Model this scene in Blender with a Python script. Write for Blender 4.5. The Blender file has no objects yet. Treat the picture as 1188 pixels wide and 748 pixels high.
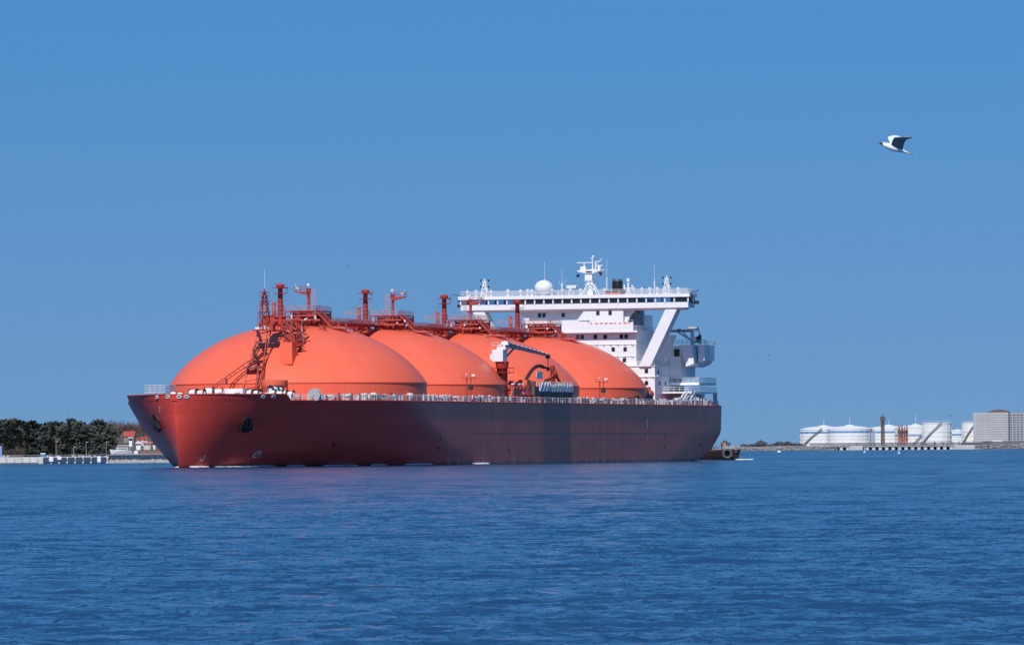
import bpy, math, random
import numpy as np
from mathutils import Vector, Matrix
random.seed(7)
C = bpy.context.scene.collection
PI = math.pi
# ------------------------------------------------------------------ camera
HC = 3.56; FPX = 7110.0; TILT = math.atan(145.2/FPX); ROLL = 0.0075
_f = Vector((0, math.cos(TILT), math.sin(TILT))); _u0 = Vector((0, -math.sin(TILT), math.cos(TILT))); _r0 = Vector((1, 0, 0))
_r = _r0*math.cos(ROLL) - _u0*math.sin(ROLL); _u = _r0*math.sin(ROLL) + _u0*math.cos(ROLL)
cam = bpy.data.cameras.new('camera'); cam_o = bpy.data.objects.new('camera', cam); C.objects.link(cam_o)
cam.sensor_width = 36; cam.lens = 36*FPX/1188; cam.clip_start = 1; cam.clip_end = 200000
m = Matrix((_r, _u, -_f)).transposed().to_4x4(); m.translation = (0, 0, HC)
cam_o.matrix_world = m
bpy.context.scene.camera = cam_o
# ------------------------------------------------------------------ light
SUN_EL = math.radians(45); SUN_A = math.radians(15.6)         # behind the viewer, a little to the left
w = bpy.data.worlds.new('World'); bpy.context.scene.world = w; w.use_nodes = True
nt = w.node_tree; bg = nt.nodes['Background']
sky = nt.nodes.new('ShaderNodeTexSky'); sky.sky_type = 'NISHITA'; sky.sun_disc = False
sky.sun_elevation = SUN_EL; sky.sun_rotation = PI + SUN_A
sky.altitude = 0; sky.air_density = 1.0; sky.dust_density = 0.0; sky.ozone_density = 6.0
# a deep clear sky: read the sky well above its pale horizon band, a little bluer with height
tc = nt.nodes.new('ShaderNodeTexCoord'); mp = nt.nodes.new('ShaderNodeMapping'); mp.vector_type = 'POINT'
mp.inputs['Scale'].default_value = (1, 1, 1.0); mp.inputs['Location'].default_value = (0, 0, 0.30)
nt.links.new(tc.outputs['Generated'], mp.inputs['Vector']); nt.links.new(mp.outputs[0], sky.inputs[0])
sx = nt.nodes.new('ShaderNodeSeparateXYZ'); nt.links.new(tc.outputs['Generated'], sx.inputs[0])
mr0 = nt.nodes.new('ShaderNodeMapRange'); mr0.inputs['From Min'].default_value = .0; mr0.inputs['From Max'].default_value = .09; nt.links.new(sx.outputs['Z'], mr0.inputs['Value'])
tint = nt.nodes.new('ShaderNodeMix'); tint.data_type = 'RGBA'; tint.inputs['A'].default_value = (1.0, 1.06, .98, 1); tint.inputs['B'].default_value = (.52, 1.12, 1.30, 1); nt.links.new(mr0.outputs[0], tint.inputs['Factor'])
mul0 = nt.nodes.new('ShaderNodeMix'); mul0.data_type = 'RGBA'; mul0.blend_type = 'MULTIPLY'; mul0.inputs['Factor'].default_value = 1
nt.links.new(sky.outputs[0], mul0.inputs['A']); nt.links.new(tint.outputs['Result'], mul0.inputs['B'])
nt.links.new(mul0.outputs['Result'], bg.inputs[0]); bg.inputs[1].default_value = 0.113
sun = bpy.data.lights.new('sun', 'SUN'); sun_o = bpy.data.objects.new('sun', sun); C.objects.link(sun_o)
sun.energy = 4.2; sun.angle = math.radians(0.53); sun.color = (1, 0.95, 0.88)
_s = Vector((-math.sin(SUN_A)*math.cos(SUN_EL), -math.cos(SUN_A)*math.cos(SUN_EL), math.sin(SUN_EL)))
sun_o.rotation_euler = _s.to_track_quat('Z', 'Y').to_euler(); sun_o.location = (-100, -300, 400)
vs = bpy.context.scene.view_settings
vs.view_transform = 'Standard'; vs.look = 'None'; vs.exposure = 0.0; vs.gamma = 1.0; vs.use_curve_mapping = False

# ------------------------------------------------------------------ materials
def mat(name, col, rough=0.5, var=0.12, scale=0.6, bump=0.0, bscale=2.0, metal=0.0, spec=0.5, col2=None, coat=0.0):
    M = bpy.data.materials.new(name); M.use_nodes = True; n = M.node_tree.nodes; l = M.node_tree.links
    b = n['Principled BSDF']; b.inputs['Roughness'].default_value = rough; b.inputs['Metallic'].default_value = metal
    b.inputs['Specular IOR Level'].default_value = spec; b.inputs['Coat Weight'].default_value = coat
    t = n.new('ShaderNodeTexCoord'); z = n.new('ShaderNodeTexNoise'); z.inputs['Scale'].default_value = scale; z.inputs['Detail'].default_value = 6
    l.new(t.outputs['Object'], z.inputs['Vector'])
    r = n.new('ShaderNodeValToRGB'); r.color_ramp.elements[0].position = 0.3; r.color_ramp.elements[1].position = 0.7
    c = Vector(col); c2 = Vector(col2) if col2 else c*(1-var)
    r.color_ramp.elements[0].color = (*c2, 1); r.color_ramp.elements[1].color = (*c, 1)
    l.new(z.outputs['Fac'], r.inputs['Fac']); l.new(r.outputs['Color'], b.inputs['Base Color'])
    if bump:
        z2 = n.new('ShaderNodeTexNoise'); z2.inputs['Scale'].default_value = bscale; z2.inputs['Detail'].default_value = 4
        l.new(t.outputs['Object'], z2.inputs['Vector'])
        bp = n.new('ShaderNodeBump'); bp.inputs['Strength'].default_value = 1; bp.inputs['Distance'].default_value = bump
        l.new(z2.outputs['Fac'], bp.inputs['Height']); l.new(bp.outputs[0], b.inputs['Normal'])
    return M
ORANGE = mat('orange_dome_paint', (.88, .150, .082), .34, .07, .05, spec=.16)
ORANGE_RIG = mat('orange_rig_paint', (.46, .050, .034), .5, .3, .8)
DECKRED = mat('deck_red_paint', (.36, .045, .03), .6, .2, .3)
WHITE = mat('white_ship_paint', (.80, .81, .83), .45, .05, .15)
WHITE2 = mat('white_fittings', (.74, .75, .77), .5, .15, 1.0)
GREYB = mat('blue_grey_steel', (.20, .25, .33), .5, .15, .6)
DARK = mat('dark_steel', (.030, .024, .028), .55, .3, 1.0)
PINK = mat('faded_cage_paint', (.55, .34, .36), .6, .2, .8)
ROPE = mat('rope_tan', (.35, .33, .33), .9, .3, 3)
BLACK = mat('black_paint', (.012, .012, .014), .4, .2, 1)
GLASS = mat('bridge_glass_dark', (.02, .022, .03), .08, .2, .3)
SILVER = mat('funnel_silver', (.30, .30, .31), .3, .5, .6, metal=.6)

def wear(M, kind):
    n = M.node_tree.nodes; l = M.node_tree.links; b = n['Principled BSDF']; src = b.inputs['Base Color'].links[0].from_socket
    t = n.new('ShaderNodeTexCoord'); sp = n.new('ShaderNodeSeparateXYZ'); l.new(t.outputs['Object'], sp.inputs[0])
    def mth(op, a, b_=None, c=None):
        m_ = n.new('ShaderNodeMath'); m_.operation = op
        for k, v in enumerate((a, b_, c)):
            if v is None: continue
            if isinstance(v, (int, float)): m_.inputs[k].default_value = v
            else: l.new(v, m_.inputs[k])
        return m_.outputs[0]
    def mix(fac, a, col):
        m_ = n.new('ShaderNodeMix'); m_.data_type = 'RGBA'; l.new(fac, m_.inputs['Factor']); l.new(a, m_.inputs['A']); m_.inputs['B'].default_value = (*col, 1); return m_.outputs['Result']
    def streaks(sc, zs, lo, hi, vec=None):
        mp_ = n.new('ShaderNodeMapping'); mp_.inputs['Scale'].default_value = (sc, sc, sc*zs); l.new(vec or t.outputs['Object'], mp_.inputs['Vector'])
        z = n.new('ShaderNodeTexNoise'); z.inputs['Scale'].default_value = 1; z.inputs['Detail'].default_value = 7; z.inputs['Roughness'].default_value = .65; l.new(mp_.outputs[0], z.inputs['Vector'])
        r = n.new('ShaderNodeMapRange'); r.inputs['From Min'].default_value = lo; r.inputs['From Max'].default_value = hi; l.new(z.outputs['Fac'], r.inputs['Value']); return r.outputs[0]
    if kind == 'dome':
        ang = mth('ARCTAN2', sp.outputs['Y'], sp.outputs['X']); seg = mth('FRACT', mth('MULTIPLY', ang, 24/(2*PI))); line = mth('LESS_THAN', mth('ABSOLUTE', mth('SUBTRACT', seg, .5)), .012)
        ring = mth('LESS_THAN', mth('FRACT', mth('MULTIPLY', sp.outputs['Z'], .29)), .035)
        both = mth('MULTIPLY', mth('MAXIMUM', line, ring), .16)
        c = mix(both, src, (.45, .06, .04))
        rad = mth('DIVIDE', mth('SQRT', mth('ADD', mth('POWER', sp.outputs['X'], 2), mth('POWER', sp.outputs['Y'], 2))), 30)
        cv = n.new('ShaderNodeCombineXYZ'); l.new(mth('MULTIPLY', ang, 26), cv.inputs[0]); l.new(mth('MULTIPLY', rad, 3), cv.inputs[1])
        c = mix(mth('MULTIPLY', streaks(1.0, 1.0, .50, .80, cv.outputs[0]), .28), c, (.50, .085, .055))
        c = mix(mth('MULTIPLY', streaks(.09, 1.0, .45, .75), .30), c, (.88, .21, .14))
    else:
        c = mix(mth('MULTIPLY', streaks(.9, .07, .56, .82), .45), src, (.50, .40, .33))
    l.new(c, b.inputs['Base Color'])
wear(ORANGE, 'dome'); wear(WHITE, 'white')

def hull_material():
    M = mat('hull_red_paint', (.80, .085, .062), .30, .10, .06, spec=.2)
    n = M.node_tree.nodes; l = M.node_tree.links; b = n['Principled BSDF']
    src = b.inputs['Base Color'].links[0].from_socket
    t = n.new('ShaderNodeTexCoord'); sp = n.new('ShaderNodeSeparateXYZ'); l.new(t.outputs['Object'], sp.inputs[0])
    # browner vertical streaks along the flat side: weathering, plus grazing light painted in, wetter darker strip under the manifold
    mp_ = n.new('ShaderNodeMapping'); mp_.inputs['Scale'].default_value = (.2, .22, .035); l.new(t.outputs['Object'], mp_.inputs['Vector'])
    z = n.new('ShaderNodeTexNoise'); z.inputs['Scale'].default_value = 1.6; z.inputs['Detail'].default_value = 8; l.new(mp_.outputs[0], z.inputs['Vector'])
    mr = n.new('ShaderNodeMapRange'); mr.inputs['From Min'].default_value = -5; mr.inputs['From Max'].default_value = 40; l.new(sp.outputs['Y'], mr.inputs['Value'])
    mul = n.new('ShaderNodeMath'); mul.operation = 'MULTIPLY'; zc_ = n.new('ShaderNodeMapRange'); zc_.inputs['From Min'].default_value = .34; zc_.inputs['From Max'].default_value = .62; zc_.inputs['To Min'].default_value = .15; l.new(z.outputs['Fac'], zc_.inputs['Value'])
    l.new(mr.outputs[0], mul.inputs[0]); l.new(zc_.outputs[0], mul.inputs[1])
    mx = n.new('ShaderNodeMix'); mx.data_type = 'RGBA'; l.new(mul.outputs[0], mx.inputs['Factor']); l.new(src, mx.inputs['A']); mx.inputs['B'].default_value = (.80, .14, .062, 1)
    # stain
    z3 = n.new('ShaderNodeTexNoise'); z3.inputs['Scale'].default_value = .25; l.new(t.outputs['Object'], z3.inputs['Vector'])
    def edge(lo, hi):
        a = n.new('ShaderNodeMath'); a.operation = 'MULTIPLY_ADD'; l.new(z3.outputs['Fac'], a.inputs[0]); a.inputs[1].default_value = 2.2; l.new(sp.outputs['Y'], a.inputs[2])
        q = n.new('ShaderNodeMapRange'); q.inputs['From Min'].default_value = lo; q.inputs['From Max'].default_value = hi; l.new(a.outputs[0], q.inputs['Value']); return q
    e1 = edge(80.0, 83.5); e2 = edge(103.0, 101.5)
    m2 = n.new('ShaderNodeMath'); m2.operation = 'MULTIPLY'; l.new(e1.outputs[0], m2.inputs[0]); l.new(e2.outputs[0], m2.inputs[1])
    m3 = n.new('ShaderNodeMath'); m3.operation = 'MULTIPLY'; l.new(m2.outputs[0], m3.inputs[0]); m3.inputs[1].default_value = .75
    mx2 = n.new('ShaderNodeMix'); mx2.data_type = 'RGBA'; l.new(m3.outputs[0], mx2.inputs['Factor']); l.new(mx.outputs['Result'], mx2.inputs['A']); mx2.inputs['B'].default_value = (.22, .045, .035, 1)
    # shell plates: each a little different, faint joints, salt and rust near the water
    cv = n.new('ShaderNodeCombineXYZ'); l.new(sp.outputs['Y'], cv.inputs[0]); l.new(sp.outputs['Z'], cv.inputs[1])
    bt = n.new('ShaderNodeTexBrick'); bt.inputs['Scale'].default_value = 1; bt.inputs['Brick Width'].default_value = 11; bt.inputs['Row Height'].default_value = 2.7; bt.inputs['Mortar Size'].default_value = .05; bt.inputs['Mortar Smooth'].default_value = .6
    bt.inputs['Color1'].default_value = (1, 1, 1, 1); bt.inputs['Color2'].default_value = (.84, .86, .88, 1); bt.inputs['Mortar'].default_value = (.70, .70, .74, 1); l.new(cv.outputs[0], bt.inputs['Vector'])
    mx3 = n.new('ShaderNodeMix'); mx3.data_type = 'RGBA'; mx3.blend_type = 'MULTIPLY'; mx3.inputs['Factor'].default_value = 1; l.new(mx2.outputs['Result'], mx3.inputs['A']); l.new(bt.outputs['Color'], mx3.inputs['B'])
    wl = n.new('ShaderNodeMath'); wl.operation = 'MULTIPLY_ADD'; l.new(z.outputs['Fac'], wl.inputs[0]); wl.inputs[1].default_value = 2.2; l.new(sp.outputs['Z'], wl.inputs[2])
    wr = n.new('ShaderNodeMapRange'); wr.inputs['From Min'].default_value = 1.9; wr.inputs['From Max'].default_value = 1.3; wr.inputs['To Max'].default_value = .75; l.new(wl.outputs[0], wr.inputs['Value'])
    mx4 = n.new('ShaderNodeMix'); mx4.data_type = 'RGBA'; l.new(wr.outputs[0], mx4.inputs['Factor']); l.new(mx3.outputs['Result'], mx4.inputs['A']); mx4.inputs['B'].default_value = (.07, .035, .03, 1)
    l.new(mx4.outputs['Result'], b.inputs['Base Color'])
    # faint plating
    bk = n.new('ShaderNodeTexNoise'); bk.inputs['Scale'].default_value = .35; l.new(t.outputs['Object'], bk.inputs['Vector'])
    bp = n.new('ShaderNodeBump'); bp.inputs['Distance'].default_value = .05; bp.inputs['Strength'].default_value = .6
    l.new(bk.outputs['Fac'], bp.inputs['Height']); l.new(bp.outputs[0], b.inputs['Normal'])
    return M
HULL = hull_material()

# ------------------------------------------------------------------ mesh helpers
class MB:
    def __init__(s): s.v = []; s.f = []
    def quad(s, a, b, c, d):
        i = len(s.v); s.v += [tuple(a), tuple(b), tuple(c), tuple(d)]; s.f.append((i, i+1, i+2, i+3)); return s
    def box(s, x0, x1, y0, y1, z0, z1):
        i = len(s.v)
        s.v += [(x0,y0,z0),(x1,y0,z0),(x1,y1,z0),(x0,y1,z0),(x0,y0,z1),(x1,y0,z1),(x1,y1,z1),(x0,y1,z1)]
        for f in ((0,3,2,1),(4,5,6,7),(0,1,5,4),(1,2,6,5),(2,3,7,6),(3,0,4,7)): s.f.append(tuple(i+k for k in f))
        return s
    def bar(s, p, q, r=.1, n=5, r2=None):
        p = Vector(p); q = Vector(q); d = (q-p)
        if d.length < 1e-6: return s
        r2 = r if r2 is None else r2
        a = d.orthogonal().normalized(); b = d.normalized().cross(a); i = len(s.v)
        for c, rr in ((p, r), (q, r2)):
            for k in range(n):
                t = 2*PI*(k+.5)/n; s.v.append(tuple(c + (a*math.cos(t)+b*math.sin(t))*rr))
        for k in range(n): s.f.append((i+k, i+(k+1) % n, i+n+(k+1) % n, i+n+k))
        s.f.append(tuple(i+n-1-k for k in range(n))); s.f.append(tuple(i+n+k for k in range(n)))
        return s
    def path(s, pts, r=.1, n=5):
        for a, b in zip(pts, pts[1:]): s.bar(a, b, r, n)
        return s
    def lathe(s, prof, c=(0,0,0), n=24, cap=True):
        i = len(s.v); cx, cy, cz = c; m = len(prof)
        for (r, z) in prof:
            for k in range(n):
                t = 2*PI*k/n; s.v.append((cx+r*math.cos(t), cy+r*math.sin(t), cz+z))
        for j in range(m-1):
            for k in range(n): s.f.append((i+j*n+k, i+j*n+(k+1) % n, i+(j+1)*n+(k+1) % n, i+(j+1)*n+k))
        if cap:
            s.f.append(tuple(i+n-1-k for k in range(n))); s.f.append(tuple(i+(m-1)*n+k for k in range(n)))
        return s
    def prism(s, poly, a, b, axis='y'):
        # poly in (x,z) extruded along y from a to b, or (y,z) along x, or (x,y) along z
        i = len(s.v); n = len(poly)
        for t in (a, b):
            for (p, q) in poly:
                s.v.append({'y': (p, t, q), 'x': (t, p, q), 'z': (p, q, t)}[axis])
        for k in range(n): s.f.append((i+k, i+(k+1) % n, i+n+(k+1) % n, i+n+k))
        s.f.append(tuple(i+n-1-k for k in range(n))); s.f.append(tuple(i+n+k for k in range(n)))
        return s
    def lattice(s, base, top, wb, wt, bays, r=.08, n=4, legs=4):
        # braced tower from base point to top point, square of half width wb -> wt
        base = Vector(base); top = Vector(top); dirs = [(-1,-1),(1,-1),(1,1),(-1,1)]
        P = lambda k, t: base.lerp(top, t) + Vector((dirs[k][0], dirs[k][1], 0))*(wb+(wt-wb)*t)
        for k in range(4): s.bar(P(k, 0), P(k, 1), r*1.3, n)
        for j in range(bays):
            t0, t1 = j/bays, (j+1)/bays
            for k in range(4):
                k2 = (k+1) % 4
                s.bar(P(k, t0), P(k2, t1), r, 4) if j % 2 else s.bar(P(k2, t0), P(k, t1), r, 4)
                s.bar(P(k, t1), P(k2, t1), r, 4)
        return s
    def rail(s, pts, h=1.1, r=.05, step=2.0, bars=2, rp=None):
        for a, b in zip(pts, pts[1:]):
            a = Vector(a); b = Vector(b); L = (b-a).length; n = max(1, int(L/step))
            for k in range(1, bars+1):
                z = Vector((0, 0, h*k/bars)); s.bar(a+z, b+z, r, 4)
            for k in range(n+1):
                p = a.lerp(b, k/n); s.bar(p, p+Vector((0, 0, h)), rp or r, 4)
        return s
    def build(s, name, material, parent=None, loc=None, smooth=None, **kw):
        me = bpy.data.meshes.new(name); me.from_pydata(s.v, [], s.f); me.materials.append(material)
        if smooth is not None: me.shade_auto(smooth) if hasattr(me, 'shade_auto') else autosmooth(me, smooth)
        me.update()
        return link(name, me, parent, loc, **kw)
def autosmooth(me, ang):
    me.polygons.foreach_set('use_smooth', [True]*len(me.polygons))
    me.set_sharp_from_angle(angle=ang)
def link(name, me, parent=None, loc=None, label=None, kind=None, group=None, cat=None):
    o = bpy.data.objects.new(name, me); C.objects.link(o)
    if parent: o.parent = parent
    if loc: o.location = loc
    if label: o['label'] = label
    if cat: o['category'] = cat
    if kind: o['kind'] = kind
    if group: o['group'] = group
    return o
def thing(name, label, cat, loc=(0,0,0), rz=0, group=None):
    o = link(name, None, None, loc, label, None, group, cat); o.rotation_euler = (0, 0, rz); o.empty_display_size = .5
    return o
def dup(o, loc=None, parent=None, label=None, rz=None, scale=None):
    c = o.copy(); C.objects.link(c)
    if parent: c.parent = parent
    if loc is not None: c.location = loc
    if rz is not None: c.rotation_euler = (0, 0, rz)
    if scale is not None: c.scale = scale
    if label: c['label'] = label
    for ch in o.children: dup(ch, None, c)
    return c
def at(px, py, Y):                                   # photo pixel at a distance Y -> point of the place
    d = _f*FPX + _r*(px-594) - _u*(py-374); return Vector((0, 0, HC)) + d*(Y/d.y)

# ------------------------------------------------------------------ water
def wave_field(x, y, minlam, seed=3):
    rng = np.random.default_rng(seed); h = np.zeros_like(x)
    K = 90
    lam = np.exp(rng.uniform(math.log(.4), math.log(3), K)); th = rng.normal(math.radians(70), 1.0, K); ph = rng.uniform(0, 2*PI, K)
    for i in range(K):
        k = 2*PI/lam[i]; a = .019/k*min(1.0, (1.4/lam[i])**.6)
        wgt = np.clip((lam[i]/minlam-2.2)/2.0, 0, 1)
        rows = np.nonzero(wgt.max(1) > 0)[0]
        if len(rows) == 0: continue
        r1 = rows[-1]+1
        p = k*(x[:r1]*math.cos(th[i])+y[:r1]*math.sin(th[i]))+ph[i]
        h[:r1] += a*wgt[:r1]*(np.sin(p) + .22*np.cos(2*p))
    return h
def make_water():
    ys = [-60, -20, 10, 30]
    y = 45.0
    while y < 1100: ys.append(y); y *= 1.0025 if y > 92 else 1.008
    while y < 90000: ys.append(y); y *= 1.012
    ys = np.array(ys)
    inner = np.linspace(-1, 1, 420); outer = np.array([1.4, 2.2, 4, 8, 16, 30.])
    cols = np.concatenate([-outer[::-1], inner, outer])
    half = .098*np.maximum(ys, 60)+10
    X = half[:, None]*cols[None, :]; Yv = np.repeat(ys[:, None], len(cols), 1)
    dy = np.gradient(ys)[:, None]*np.ones_like(X); dx = np.gradient(X, axis=1)
    Z = wave_field(X, Yv, np.maximum(dx, dy*.7))
    R, N = X.shape
    co = np.stack([X, Yv, Z], -1).reshape(-1, 3).astype(np.float32)
    i = np.arange(R*N).reshape(R, N)
    q = np.stack([i[:-1, :-1], i[:-1, 1:], i[1:, 1:], i[1:, :-1]], -1).reshape(-1, 4).astype(np.int32)
    me = bpy.data.meshes.new('sea'); me.vertices.add(len(co)); me.vertices.foreach_set('co', co.ravel())
    me.loops.add(q.size); me.loops.foreach_set('vertex_index', q.ravel())
    me.polygons.add(len(q)); me.polygons.foreach_set('loop_start', np.arange(0, q.size, 4, dtype=np.int32))
    me.polygons.foreach_set('use_smooth', np.ones(len(q), dtype=bool))
    me.update(calc_edges=True)
    M = bpy.data.materials.new('sea_water'); M.use_nodes = True; n = M.node_tree.nodes; l = M.node_tree.links
    b = n['Principled BSDF']; b.inputs['Base Color'].default_value = (.013, .053, .130, 1); b.inputs['Roughness'].default_value = .14
    b.inputs['IOR'].default_value = 1.333
    t = n.new('ShaderNodeTexCoord')
    def noise(sx, sy, scale, detail, rough=.55):
        mp_ = n.new('ShaderNodeMapping'); mp_.inputs['Scale'].default_value = (sx, sy, 1); l.new(t.outputs['Object'], mp_.inputs['Vector'])
        z = n.new('ShaderNodeTexNoise'); z.inputs['Scale'].default_value = scale; z.inputs['Detail'].default_value = detail; z.inputs['Roughness'].default_value = rough
        l.new(mp_.outputs[0], z.inputs['Vector']); return z
    def vm(op, a, b_):
        v = n.new('ShaderNodeVectorMath'); v.operation = op
        for k, q_ in enumerate((a, b_)):
            if isinstance(q_, tuple): v.inputs[k].default_value = q_
            elif q_ is not None: l.new(q_, v.inputs[k])
        return v.outputs[0]
    # wind-ruffled patches: how steep the small ripples are
    gust = noise(.50, .10, .55, 6, .66); gust2 = noise(.012, .0035, 1.0, 5, .6)
    ga = n.new('ShaderNodeMath'); ga.operation = 'ADD'; l.new(gust.outputs['Fac'], ga.inputs[0]); l.new(gust2.outputs['Fac'], ga.inputs[1])
    gust3 = noise(.022, .011, 1.0, 4, .65); gb = n.new('ShaderNodeMath'); gb.operation = 'ADD'; l.new(ga.outputs[0], gb.inputs[0]); l.new(gust3.outputs['Fac'], gb.inputs[1])
    gr = n.new('ShaderNodeMapRange'); gr.inputs['From Min'].default_value = 1.22; gr.inputs['From Max'].default_value = 1.78
    gr.inputs['To Min'].default_value = .6; gr.inputs['To Max'].default_value = 1.5; l.new(gb.outputs[0], gr.inputs['Value'])
    # ripples: slopes from noise colours (finer than the mesh)
    z1 = noise(1, 1.0, 3.0, 4, .6); z2 = noise(.7, 1.0, .45, 3, .6)
    s1 = vm('MULTIPLY', vm('SUBTRACT', z1.outputs['Color'], (.5, .5, .5)), (.7, .7, 0)); s2 = vm('MULTIPLY', vm('SUBTRACT', z2.outputs['Color'], (.5, .5, .5)), (1.35, 1.25, 0))
    ss_ = n.new('ShaderNodeVectorMath'); ss_.operation = 'SCALE'; steep = noise(5.5, 1.5, 1.0, 3, .6); steep2 = noise(2.2, .5, 1.0, 4, .7); st = n.new('ShaderNodeMapRange'); st.inputs['From Min'].default_value = 1.06; st.inputs['From Max'].default_value = 1.36; st.inputs['To Max'].default_value = 1.0
    sa_ = n.new('ShaderNodeMath'); sa_.operation = 'ADD'; l.new(steep.outputs['Fac'], sa_.inputs[0]); l.new(steep2.outputs['Fac'], sa_.inputs[1]); l.new(sa_.outputs[0], st.inputs['Value']); sv = n.new('ShaderNodeVectorMath'); sv.operation = 'SCALE'; sv.inputs[0].default_value = (.12, -1, 0); gt = n.new('ShaderNodeMapRange'); gt.inputs['From Min'].default_value = 1.40; gt.inputs['From Max'].default_value = 1.80; gt.inputs['To Max'].default_value = .12; l.new(gb.outputs[0], gt.inputs['Value'])
    sg_ = n.new('ShaderNodeMath'); sg_.operation = 'ADD'; l.new(st.outputs[0], sg_.inputs[0]); l.new(gt.outputs[0], sg_.inputs[1]); l.new(sg_.outputs[0], sv.inputs['Scale'])   # steep lee faces of the wind waves
    l.new(vm('ADD', vm('ADD', s1, s2), sv.outputs[0]), ss_.inputs[0]); l.new(gr.outputs[0], ss_.inputs['Scale'])
    ge = n.new('ShaderNodeNewGeometry')
    nn = n.new('ShaderNodeVectorMath'); nn.operation = 'NORMALIZE'; l.new(vm('ADD', ge.outputs['Normal'], ss_.outputs[0]), nn.inputs[0])
    l.new(nn.outputs[0], b.inputs['Normal'])
    me.materials.append(M)
    link('sea', me, None, None, 'dark blue rippled sea filling the foreground', 'structure')
make_water()

# ------------------------------------------------------------------ the ship (local: x to its near side, y aft, z up)
PHI = math.asin(.307)
ship = thing('gas_carrier_ship', 'huge dark red gas carrier with four orange domes and white bridge, steaming to the left', 'ship', (-45.2, 1295, 0), -PHI)
HW = 28.6; TOP = 13.5
def lerp_t(z, tab):
    return float(np.interp(z, [a for a, _ in tab], [b for _, b in tab]))
S0 = [(-3,-70.6),(0,-70.8),(3.5,-71.3),(8.5,-72.1),(14.8,-73.2)]
LE = [(-3,32),(0,29),(3.5,20),(8.5,5),(14.8,-8)]
QQ = [(-3,.78),(0,.80),(3.5,.96),(8.5,1.17),(14.8,1.45)]
S1 = [(-3,205),(0,212),(1.5,217.5),(4,224.5),(7,229),(15,230)]
def half_breadth(s, z):
    s0 = lerp_t(z, S0); le = lerp_t(z, LE); q = lerp_t(z, QQ); s1 = lerp_t(z, S1)
    t = min(max((s-s0)/(le-s0), 0), 1); b = HW*(1-(1-t)**2)**(1/q)
    k = min(max(z/7, 0), 1); sa = 176+19*k; red = .06*(1-k)+.015*k
    if s > sa: b *= 1-red*((s-sa)/(s1-sa))**2.2
    e = (s1-s)
    if e < 3: b *= 1-.06*(1-e/3)**2
    return b
def hull_mesh():
    zs = [-3,-1.5,-.5,0,.4,.8,1.4,2,2.8,3.6,4.5,5.5,6.5,7.5,8.5,9.5,10.5,11.5,12.5,TOP]
    ts = np.unique(np.concatenate([np.linspace(0,1,15)**2.6*.18, np.linspace(.18,.30,16), np.linspace(.30,.72,12), np.linspace(.72,1,26)]))
    v = []; f = []; n = len(ts)
    for sg in (1, -1):
        o = len(v)
        for z in zs:
            s0 = lerp_t(z, S0); s1 = lerp_t(z, S1)
            for t in ts:
                s = s0+t*(s1-s0); v.append((sg*half_breadth(s, z), s, z))
        for j in range(len(zs)-1):
            for i in range(n-1):
                q = (o+j*n+i, o+j*n+i+1, o+(j+1)*n+i+1, o+(j+1)*n+i)
                f.append(q if sg > 0 else q[::-1])
    h = len(zs)*n
    for j in range(len(zs)-1): f.append((j*n+n-1, h+j*n+n-1, h+(j+1)*n+n-1, (j+1)*n+n-1))
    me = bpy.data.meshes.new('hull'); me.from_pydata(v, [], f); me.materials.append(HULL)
    import bmesh
    bm = bmesh.new(); bm.from_mesh(me); bmesh.ops.remove_doubles(bm, verts=bm.verts, dist=.002); bmesh.ops.recalc_face_normals(bm, faces=bm.faces); bm.to_mesh(me); bm.free()
    autosmooth(me, math.radians(50)); me.update()
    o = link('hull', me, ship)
    # decks
    d = MB(); ss = list(np.linspace(-73.2, -8, 40))+list(np.linspace(0, 229.6, 60))
    for a, b in zip(ss, ss[1:]):
        wa, wb = half_breadth(a, TOP)-.02, half_breadth(b, TOP)-.02
        d.quad((-wa, a, TOP-.02), (wa, a, TOP-.02), (wb, b, TOP-.02), (-wb, b, TOP-.02))
    d.build('deck', DECKRED, ship)
    # raised bulwark round the bow
    bmk = MB(); st = np.concatenate([-73.6+np.linspace(0,1,24)**2*8, np.linspace(-65.2,-55,14), np.linspace(-54.6,-53,5)])
    for sg in (1, -1):
        for a, b in zip(st, st[1:]):
            def pt(s, zz, inset=0): return (sg*max(0, half_breadth(max(s, lerp_t(zz, S0)), zz)-inset), max(s, lerp_t(zz, S0)), zz)
            za = TOP+1.25*min(1, max(0, (-53-a)/2)); zb = TOP+1.25*min(1, max(0, (-53-b)/2))
            q = (pt(a, TOP+.001), pt(b, TOP+.001), pt(b, zb), pt(a, za))
            bmk.quad(*(q if sg > 0 else q[::-1]))
            q2 = (pt(a, TOP, .25), pt(b, TOP, .25), pt(b, zb, .25), pt(a, za, .25))
            bmk.quad(*(q2[::-1] if sg > 0 else q2))
            q3 = (pt(a, za), pt(b, zb), pt(b, zb, .25), pt(a, za, .25)); bmk.quad(*(q3 if sg > 0 else q3[::-1]))
            bmk.bar(pt(a, za), pt(b, zb), .09, 5)
    bmk.build('bulwark', HULL, ship, smooth=math.radians(60))
    return o
hull = hull_mesh()
def skin(sg, s, z, out=.03):
    # point on the hull skin and its outward normal
    e = .2; b = half_breadth(s, z)
    ds = Vector((sg*(half_breadth(s+e, z)-half_breadth(s-e, z)), 2*e, 0)); dz = Vector((sg*(half_breadth(s, z+e)-half_breadth(s, z-e)), 0, 2*e))
    n = ds.cross(dz).normalized()
    if n.x*sg < 0: n = -n
    return Vector((sg*b, s, z))+n*out, n
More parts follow.
